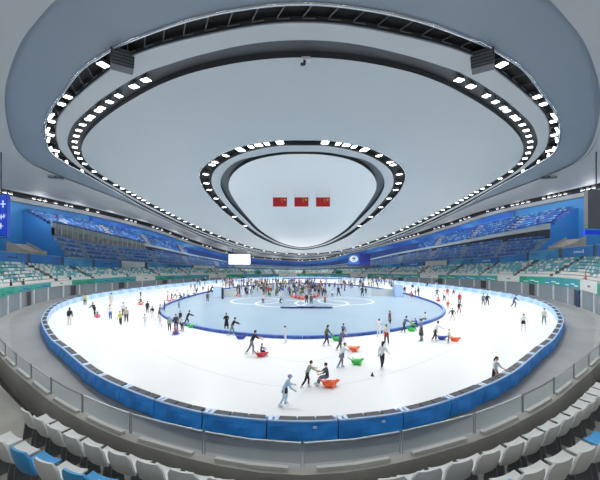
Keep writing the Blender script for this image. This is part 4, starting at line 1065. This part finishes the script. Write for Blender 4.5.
# skating aid: a moulded seal-shaped seat that slides on the ice
def aid_meshes():
    b = MB(); rows = []
    for k in range(13):
        f = k / 12; y = -.55 + 1.1 * f
        w = .05 + .27 * math.sin(PI * min(1, f * 1.06)) ** .7; hh = .10 + .17 * math.sin(PI * f) ** .8; zc = .17 + (.16 * ((f - .72) / .28) ** 1.5 if f > .72 else 0) + (.17 * ((.22 - f) / .22) ** 1.3 if f < .22 else 0)
        rows.append([(math.cos(t) * w, y, max(.02, zc + math.sin(t) * hh)) for t in [2 * PI * i / 14 for i in range(14)]])
    b.sweep([[Vector(p) for p in r] for r in rows])
    b.ball((0, .55, .33), (.10, .15, .11), n=7); b.tube((0, .62, .34), (0, .74, .36), .05, .02)
    t = MB()
    for x in (-1, 1): t.sweep([[Vector((x * (.02 + .30 * f), -.50 - .22 * f + d, .36 + .20 * f + e)) for d, e in ((.07 - .03 * f, 0), (-.07 + .03 * f, 0), (-.06 + .03 * f, .04), (.06 - .03 * f, .04))] for f in (0, .5, 1)])
    fl_ = MB()
    for x in (-1, 1): fl_.sweep([[Vector((x * (.22 + .34 * f), .16 - .2 * f + d, .2 - .12 * f + e)) for d, e in ((.12 - .06 * f, 0), (-.12 + .06 * f, 0), (-.1 + .06 * f, .05), (.1 - .06 * f, .05))] for f in (0, .5, 1)])
    s = MB(); s.sweep([[Vector((x, y, .37 + z)) for x, z in ((-.17, 0), (.17, 0), (.14, .04), (-.14, .04))] for y in (-.25, .2)])
    h = MB(); h.tube((-.16, -.34, .3), (-.16, -.38, .56), .02); h.tube((.16, -.34, .3), (.16, -.38, .56), .02); h.tube((-.16, -.38, .56), (.16, -.38, .56), .024)
    return {'body': b, 'tail_fin': t, 'flipper': fl_, 'seat': s, 'handle': h}
AID = {k: v.mesh(k, WHITE, smooth=(k == 'body')) for k, v in aid_meshes().items()}
AIDC = {'orange': '#ff6a30', 'green': '#3cc24e', 'red': '#d23a44', 'blue': '#2c3f9c'}
def aid(px, py, color, yaw, label, s=1.0, group=None, parts=True, loc=None):
    e = empty('skating_aid', loc or G(px, py, .004)); e.rotation_euler = (0, 0, R(yaw)); s *= .8; e.scale = (s, s, s)
    tag(e, label, 'skating aid', group)
    for k, me in AID.items():
        o = place(k, me, (0, 0, 0), parent=e); setm(o, 0, mat(AIDC[color], .4))
    return e
def sitter(px, py, pose_yaw, top, bottom, label, s=1.0, **kw):
    D = pose_data('sit'); p = G(px, py, .004); p.z = .38 * s - (D['hip'] - .11) * s if False else 0.0
    return person(px, py, 0, 'sit', pose_yaw, top, bottom, label, scale=s, loc=p, **kw)
P = person
# --- the skaters and sitters, front to back
P(284, 405, 30, 'hunch', -75, 'pale blue', 'pale blue', 'skater in pale blue with a lavender helmet and black hip bag by the front barrier', 'helmet', 'lavender', 'white', ('short', 'black'))
P(495, 386, 30, 'stand2', -150, 'white', 'black', 'person with a black ponytail, white shirt and black trousers leaning on the barrier', 'pony', short=True)
P(307, 388, 27, 'push', -68, 'sage', 'black', 'man in a sage tee and black trousers pushing a seated man on an orange aid', short=True)
aid(330, 386.5, 'orange', -70, 'orange skating aid carrying a man in a dark grey tee', 1.1)
sitter(327.5, 385, 95, 'dark grey', 'slate', 'man in a dark grey tee sitting on an orange aid, holding hands with his pusher', 1.0, short=True)
P(382, 369, 27.5, 'walk', -40, 'white', 'black', 'woman in a loose white top and black leggings gliding alone near the black cone', 'long', short=False)
P(386.5, 345, 21, 'stand2', 160, 'white', 'black', 'man in white and black with a red bag behind the woman in white', skirt=('short', 'red'))
P(378.8, 337.5, 18.5, 'push', -20, 'white', 'white', 'person all in white leaning at the infield edge beside the man with a red bag', 'short', 'dark grey')
P(341.5, 368, 25, 'push', -60, 'white', 'grey', 'person in a white top, grey shorts and pale blue skates pushing a green aid', 'short', 'brown', 'pale blue', ('short', 'slate'))
aid(357, 364, 'green', -65, 'green skating aid pushed by a person in white with grey shorts', 1.05)
P(340, 351, 22, 'push', -62, 'slate', 'dark grey', 'person in a slate grey coat leaning far forward over an orange aid', 'short', skirt=('short', 'slate'))
aid(354, 351, 'orange', -65, 'orange skating aid in front of the person in the slate grey coat', 1.05)
P(343, 339.5, 16, 'stand2', -40, 'slate', 'red', 'child in a slate blue and red jacket behind the person in the slate coat')
P(326.5, 346, 21, 'walk', -70, 'olive', 'black', 'woman with long black hair in an olive top walking behind a green aid', 'long')
aid(337, 340.5, 'green', -70, 'green skating aid beside the infield edge ahead of the woman in olive', 1.0)
P(251.5, 354.5, 24, 'push', -65, 'black', 'grey', 'adult in a black tee and grey trousers pushing a child on a red aid', short=True)
aid(261.5, 356.5, 'red', -70, 'red skating aid carrying a child in purple', .95)
sitter(261, 355.8, -70, 'purple', 'navy', 'child in a purple jacket seated on a red aid', .72)
P(285.5, 343, 17.5, 'stand', 90, 'white', 'white', 'person dressed all in white standing alone just outside the near infield edge', hairc='brown')
P(232, 336, 18.5, 'push', -65, 'black', 'grey', 'person in a black jacket and grey trousers pushing a blue aid at the infield edge')
aid(241, 338.8, 'blue', -75, 'blue skating aid at the infield edge pushed by a person in black', 1.0)
P(226.5, 330.5, 18, 'armfold', 180, 'black', 'black', 'person in a long black coat standing just inside the near infield edge', skirt=('long', 'black'))
P(187, 325.5, 15, 'push', -55, 'black', 'black', 'person in black leaning over a green aid at the infield corner')
aid(192, 327.5, 'green', -60, 'green skating aid at the infield corner beside a person in black', 1.05)
P(182, 331, 16, 'stand2', 170, 'white', 'black', 'adult in a white top and dark trousers at the front of the infield corner group', boots='orange')
P(176, 331.5, 18, 'stand2', 190, 'dark grey', 'navy', 'adult in dark grey standing behind the child on a blue aid', hairc='brown')
aid(176, 334.5, 'blue', 175, 'blue skating aid carrying a child in pink at the infield corner', .85)
sitter(176, 334, 175, 'pink', 'red', 'child in pink seated on a blue aid at the infield corner', .68)
P(169.5, 331.5, 15, 'stand', 180, 'sage', 'black', 'child in a grey green jacket and black trousers beside the blue aid')
P(180.5, 323, 12.5, 'stand', 160, 'navy', 'black', 'person in navy half hidden behind the infield corner group')
P(160, 327.5, 15, 'walk', 150, 'white', 'white', 'person in white with a black bag gliding beside the infield tip', skirt=('short', 'white'))
P(159.5, 317.5, 13, 'stand2', -90, 'grey', 'black', 'person in a grey top standing at the very tip of the infield')
P(164.5, 311, 11, 'stand', -70, 'dark grey', 'dark grey', 'small figure in dark grey behind the tip of the infield')
P(145, 327.5, 13.5, 'arms', 160, 'white', 'white', 'child in white with arms held out on the open ice')
P(152.5, 318.5, 12.5, 'stand2', 180, 'black', 'white', 'person in a black jacket over a white skirt beside a person all in black', 'long', skirt=('short', 'white'))
P(147.3, 313.8, 13, 'stand', 0, 'black', 'black', 'person entirely in black standing with feet together on the open ice')
aid(140.6, 305, 'orange', 160, 'orange skating aid carrying a person in dark clothes', 1.0)
sitter(141, 304.6, 160, 'dark grey', 'black', 'person in dark grey seated on the far orange aid', .9)
P(140.5, 297, 9, 'push', 170, 'white', 'black', 'person in white pushing the far orange aid from behind')
P(69.5, 325, 17.5, 'stand', 10, 'black', 'cream', 'woman with long black hair, black top and pale trousers alone near the barrier bend', 'long')
P(85, 306, 12, 'stand', 20, 'yellow', 'black', 'person in a yellow green jacket standing at the barrier bend')
P(94.5, 316.5, 14.5, 'push', 175, 'black', 'black', 'adult in black bending over a child on a red aid near the barrier bend')
aid(97.6, 317.6, 'red', 175, 'red skating aid with a small child near the barrier bend', .8)
sitter(97.6, 317, 175, 'purple', 'red', 'small child in purple seated on the red aid near the barrier bend', .62)
P(110.3, 320, 15.5, 'stand2', 180, 'white', 'blue', 'person in a white top and bright blue trousers')
P(111, 306, 13, 'stand', 0, 'cream', 'cream', 'person in pale cream clothes against the printed barrier')
P(120.5, 325.5, 14.5, 'stand2', 170, 'yellow', 'black', 'child in a yellow vest over black, front of a group of three')
P(126.3, 323, 16, 'stand', 200, 'beige', 'black', 'adult in a beige jacket and black trousers in a group of three')
P(123.5, 317, 15, 'stand', 180, 'white', 'dark grey', 'person in a white jacket at the back of a group of three')
P(421.3, 341, 22.5, 'stand', 70, 'grey', 'grey', 'person in a long grey coat and teal skates by the infield edge', 'short', 'dark grey', 'teal', ('long', 'dark grey'))
P(426, 323, 11, 'sit', 60, 'white', 'dark grey', 'person in white sitting on the infield edge behind the long grey coat')
P(435.2, 341.5, 20.5, 'push', -75, 'white', 'black', 'person in a white top and sage shorts pushing a blue aid', skirt=('short', 'sage'))
aid(442, 339.5, 'blue', -80, 'blue skating aid pushed by a person in sage shorts', 1.0)
P(448.5, 343, 14, 'stand2', -80, 'cream', 'grey', 'child in cream and grey holding an orange aid', hairc='brown')
aid(455, 341, 'orange', -85, 'orange skating aid beside the child in cream and grey', 1.0)
P(404, 333.5, 17.5, 'push', -70, 'slate', 'dark grey', 'person in slate blue pushing a green aid along the infield edge')
aid(411.5, 331, 'green', -75, 'bright green skating aid along the infield edge with a child in lime', 1.0)
sitter(411.5, 330.4, -75, 'lime', 'black', 'child in lime seated on the bright green aid', .78)
P(417, 327.5, 9, 'crouch', 30, 'blue', 'navy', 'small figure in blue crouching at the infield edge')
P(390, 325, 14.5, 'stand', 100, 'brown', 'brown', 'woman in a long brown dress standing on the blue infield', 'long', skirt=('long', 'brown'))
P(452.5, 321.3, 13.5, 'arms', 0, 'black', 'beige', 'person in a black top with arms out and pale trousers')
P(459, 314, 12.5, 'stand2', 185, 'black', 'red', 'child in a black top and red trousers in front of a person in red')
P(459.6, 304.5, 12, 'stand', 180, 'red', 'dark grey', 'person in a red jacket behind the child in red trousers')
P(437, 297, 9, 'arms', 180, 'black', 'black', 'person in black with arms out behind a red aid')
aid(438.5, 301.5, 'red', 120, 'red skating aid among the group on the emblem side', .9)
sitter(438.5, 301, 120, 'red', 'red', 'child in red seated on the red aid among the emblem side group', .7)
P(444.2, 302, 12, 'stand', 190, 'white', 'black', 'person in a white top and black trousers amid the group in red', hairc='red')
P(447.4, 297, 9.5, 'stand', 170, 'red', 'pink', 'child in a red jacket just behind the white top')
P(448, 310.5, 10.5, 'stand2', 160, 'orange', 'beige', 'child in orange and beige apart in front of the group in red')
P(453.2, 294.5, 5.5, 'crouch', 180, 'black', 'black', 'tiny dark figure crouching alone on the far white ice')
P(427.5, 287, 6.5, 'crouch', 120, 'black', 'navy', 'dark figure crouching against the far printed barrier')
P(436.5, 287, 8.5, 'push', 160, 'dark grey', 'pale blue', 'figure in grey and pale blue bending at the far printed barrier')
P(483.3, 306, 12.5, 'stand', 180, 'grey', 'dark grey', 'person in grey, one of a pair standing far out on the ice')
P(487.3, 306, 12.5, 'stand2', 175, 'black', 'black', 'person in black, one of a pair standing far out on the ice')
P(513.8, 307.5, 13, 'skate', -120, 'dark grey', 'dark grey', 'skater in dark grey leaning forward along the far barrier bend')
P(523.4, 331, 17.5, 'stand2', 160, 'white', 'white', 'person in a white top and black shorts on the open ice, emblem side', skirt=('short', 'black'))
P(544, 324.5, 16.5, 'stand', 175, 'cream', 'grey', 'person in cream and grey closest to the barrier on the emblem side')
# --- figures on the infield and along its far edge
P(263, 304.5, 10.8, 'stand', 0, 'cream', 'navy', 'person in a cream top and navy trousers standing on a white circle')
P(280, 304.7, 7.2, 'crouch', -30, 'black', 'olive', 'figure in black crouching on a white circle')
P(306.6, 304.3, 11, 'stand2', 20, 'black', 'black', 'person in black holding a white bag in front of the red aids', hairc='white')
P(311.2, 305, 11, 'stand', 10, 'olive', 'black', 'person in an olive jacket beside the person in black')
P(325, 304, 8.8, 'stand', 180, 'orange', 'dark grey', 'child in an orange top and dark trousers at the end of the red aids')
P(338.7, 297.3, 11.8, 'walk', 30, 'black', 'black', 'person in black striding across the infield')
P(332.4, 297.5, 8, 'stand', 0, 'white', 'dark grey', 'child in white beside the striding person in black')
P(362.2, 297, 11, 'stand2', 10, 'black', 'black', 'person in a black coat in front of the long grey partition', skirt=('short', 'black'))
P(365.8, 294.5, 7.5, 'stand', 0, 'dark grey', 'navy', 'child in dark grey behind the black coat')
P(207.6, 302.5, 10.5, 'stand', 0, 'brown', 'black', 'person in brown over black standing alone inside the far infield edge')
P(179, 309, 8, 'stand', 90, 'slate', 'slate', 'child in slate blue standing at the infield tip edge')
P(167.6, 300.5, 9.5, 'stand', -90, 'white', 'pink', 'child in white pushing a red aid beyond the infield tip')
aid(169.2, 301.5, 'red', -60, 'red skating aid beyond the infield tip, beside a child in white', .75)
P(171.4, 301, 8.5, 'stand2', -90, 'dark grey', 'red', 'child in dark grey and red beyond the infield tip')
P(175.4, 299.3, 9.5, 'push', -80, 'white', 'dark grey', 'child in white bending over an orange aid beyond the infield tip')
aid(173.8, 300.5, 'orange', -60, 'orange skating aid beyond the infield tip', .75)
for (x, y, h, t, b, pz, lb) in ((181.5, 300, 7, 'black', 'black', 'crouch', 'person in black crouching at the head of the row on the infield edge'), (184, 298.6, 7, 'grey', 'black', 'sit', 'person in grey sitting second in the row on the infield edge'), (187.5, 298.3, 8, 'white', 'black', 'sit', 'person in white sitting third in the row on the infield edge'),
                                (193, 296, 6.5, 'cream', 'black', 'sit', 'person in cream sitting fourth in the row on the infield edge'), (196.5, 294.8, 7, 'black', 'dark grey', 'sit', 'person in black sitting last in the row on the infield edge'),
                                (191, 290.5, 7, 'orange', 'beige', 'stand', 'person in orange standing on the ice behind the sitting row'), (195, 290, 7.5, 'grey', 'black', 'stand', 'person in grey standing on the ice behind the sitting row'), (197.5, 291.5, 7, 'beige', 'brown', 'stand2', 'person in beige standing on the ice behind the sitting row'),
                                (203, 293, 7.5, 'brown', 'cream', 'stand', 'person in brown and cream standing beside the pale blue partition'), (211, 294, 9, 'black', 'black', 'push', 'person in black leaning on the pale blue partition'), (208.5, 294, 8, 'pink', 'dark grey', 'stand', 'person in pink beside the leaning person in black'),
                                (404.6, 294.5, 9, 'black', 'navy', 'stand', 'person in black beside the tall light blue block'), (411, 296.5, 8, 'white', 'black', 'stand2', 'person in white in the knot beside the blue block'), (413, 298.2, 7.5, 'red', 'red', 'crouch', 'child in red crouching at the infield edge beside the blue block'),
                                (415.4, 296.8, 8.5, 'dark grey', 'red', 'stand', 'person in dark grey and red in the knot beside the blue block'), (418.7, 297.3, 11, 'black', 'black', 'stand2', 'tall person in black at the end of the knot beside the blue block'), (412.5, 291.5, 8, 'navy', 'white', 'stand', 'person in navy behind the knot beside the blue block'),
                                (391.5, 294.5, 6.5, 'black', 'navy', 'crouch', 'figure in black bending at the end of the long grey partition')):
    P(x, y, h, pz, rs.choice((0, 180, 90, -90)), t, b, lb, parts=h > 7.5)
# red aids parked in the middle of the crowd
for k, (x, y) in enumerate(((292.5, 297), (296, 298), (299.5, 299), (303, 299.3), (306.5, 298.4), (314.5, 297.5), (318, 296.5))):
    aid(x, y, 'red' if k % 3 else 'orange', 180, 'bright red or orange skating aid parked in a row at the front of the crowd', 1.25, 'aids parked in front of the crowd')
for k, (x, y) in enumerate(((236.5, 296), (240, 296.5))):
    aid(x, y, 'orange', 170, 'orange skating aid beside the low beige partition', .9, 'aids beside the beige partition')
# --- the crowd in the middle and far across the infield
cr = random.Random(11); CT = ['black', 'black', 'black', 'dark grey', 'navy', 'navy', 'dark grey', 'grey', 'white', 'brown', 'blue', 'beige', 'purple', 'olive', 'red', 'slate', 'pink', 'cream', 'yellow']
used = []
def crowd(n, x0, x1, y0, y1, where, hs):
    k = 0; t = 0
    while k < n and t < 4000:
        t += 1; x, y = cr.uniform(x0, x1), y0 + (y1 - y0) * cr.random() ** 1.1; p = G(x, y)
        if any((p - q).length < .58 for q in used) or any((p.xy - Vector(q)).length < 1.0 for q in RINK.P): continue
        used.append(p); c = cr.choice(CT); b = cr.choice(('black', 'black', 'dark grey', 'navy', 'grey', 'white')); h = hs * cr.uniform(.82, 1.1) * (y - 258) / 36
        person(x, y, h, cr.choice(('stand', 'stand2', 'walk', 'armfold', 'stand')), cr.uniform(0, 360), c, b, 'person in %s top and %s trousers in %s' % (c, b, where), cr.choice(('short', 'short', 'long', 'pony')), cr.choice(('black', 'black', 'brown')), group='%s tops and %s trousers in %s' % (c, b, where), parts=h > 8.5)
        k += 1
crowd(150, 257, 327, 283.5, 297.5, 'the dense mid infield crowd', 9.2)
crowd(18, 251, 262, 283, 292, 'the loose crowd end', 8.6)
crowd(34, 222, 252, 282.5, 290.5, 'the beige partition crowd', 8.8)
crowd(12, 236, 252, 291, 296, 'the small knot by the partition', 8.6)
crowd(12, 327, 345, 283.5, 292, 'the thin crowd past the banner', 8.6)
crowd(44, 344, 394, 283, 289.3, 'the grey partition crowd', 8.8)
crowd(14, 192, 228, 281.5, 287, 'far skaters, screen side', 8.2)
crowd(14, 350, 402, 280.6, 283, 'far skaters, emblem side', 8.2)
# --- people in the stands
def stander(u, k, top, bottom, label, pose='stand', yaw=None):
    p, n = WALL.at(u); q = wp(u, .6 + .85 * k + .7 if k >= 0 else .41, (row_z(u, k) if k >= 0 else L('F1', u) - .85))
    person(0, 0, 0, pose, math.degrees(math.atan2(n[1], n[0])) + 90 if yaw is None else yaw, top, bottom, label, scale=1.0, loc=q, parts=False)
def u_at(px, off=.6): return min((u for u in US if WALL.at(u)[0][1] > 36), key=lambda u: abs(PX0 + F * wp(u, off, 0).x / wp(u, off, 0).y - px))
stander(u_at(9), -1, 'black', 'black', 'steward in black standing at the front rail of the side stand, screen side')
stander(u_at(22), -1, 'dark grey', 'black', 'person in dark grey by the front rail of the side stand, next to the steward')
stander(u_at(69), -1, 'black', 'navy', 'person in black and navy at the front rail of the side stand, screen side')
stander(u_at(588), -1, 'red', 'black', 'person in red at the front rail of the side stand, emblem side')
stander(u_at(480), 2, 'dark grey', 'black', 'person in dark grey among the seats of the lower stand, emblem side')
#</P>
# ------------------------------------------------------------------ camera, world, view
cam = bpy.data.cameras.new('camera'); co = bpy.data.objects.new('camera', cam); COL.objects.link(co)
cam.sensor_width = 36; cam.lens = F / 600 * 36; cam.shift_x = -(PX0 - 300) / 600; cam.shift_y = (PY0 - 240) / 600
cam.clip_start = .05; cam.clip_end = 600
co.location = (0, 0, H); co.rotation_euler = (PI / 2, 0, 0)
sc.camera = co
w = bpy.data.worlds.new('world'); sc.world = w; w.use_nodes = True
bg = w.node_tree.nodes['Background']; bg.inputs['Color'].default_value = (.9, .96, 1, 1); bg.inputs['Strength'].default_value = .45
vs = sc.view_settings; vs.view_transform = 'Standard'; vs.look = 'None'; vs.gamma = 1; vs.use_curve_mapping = False; vs.exposure = -0.5
sc.cycles.sample_clamp_indirect = 12.0; sc.cycles.max_bounces = 6; sc.cycles.diffuse_bounces = 4; sc.cycles.transparent_max_bounces = 12
for o in bpy.data.objects:
    if '_o' in o: del o['_o']
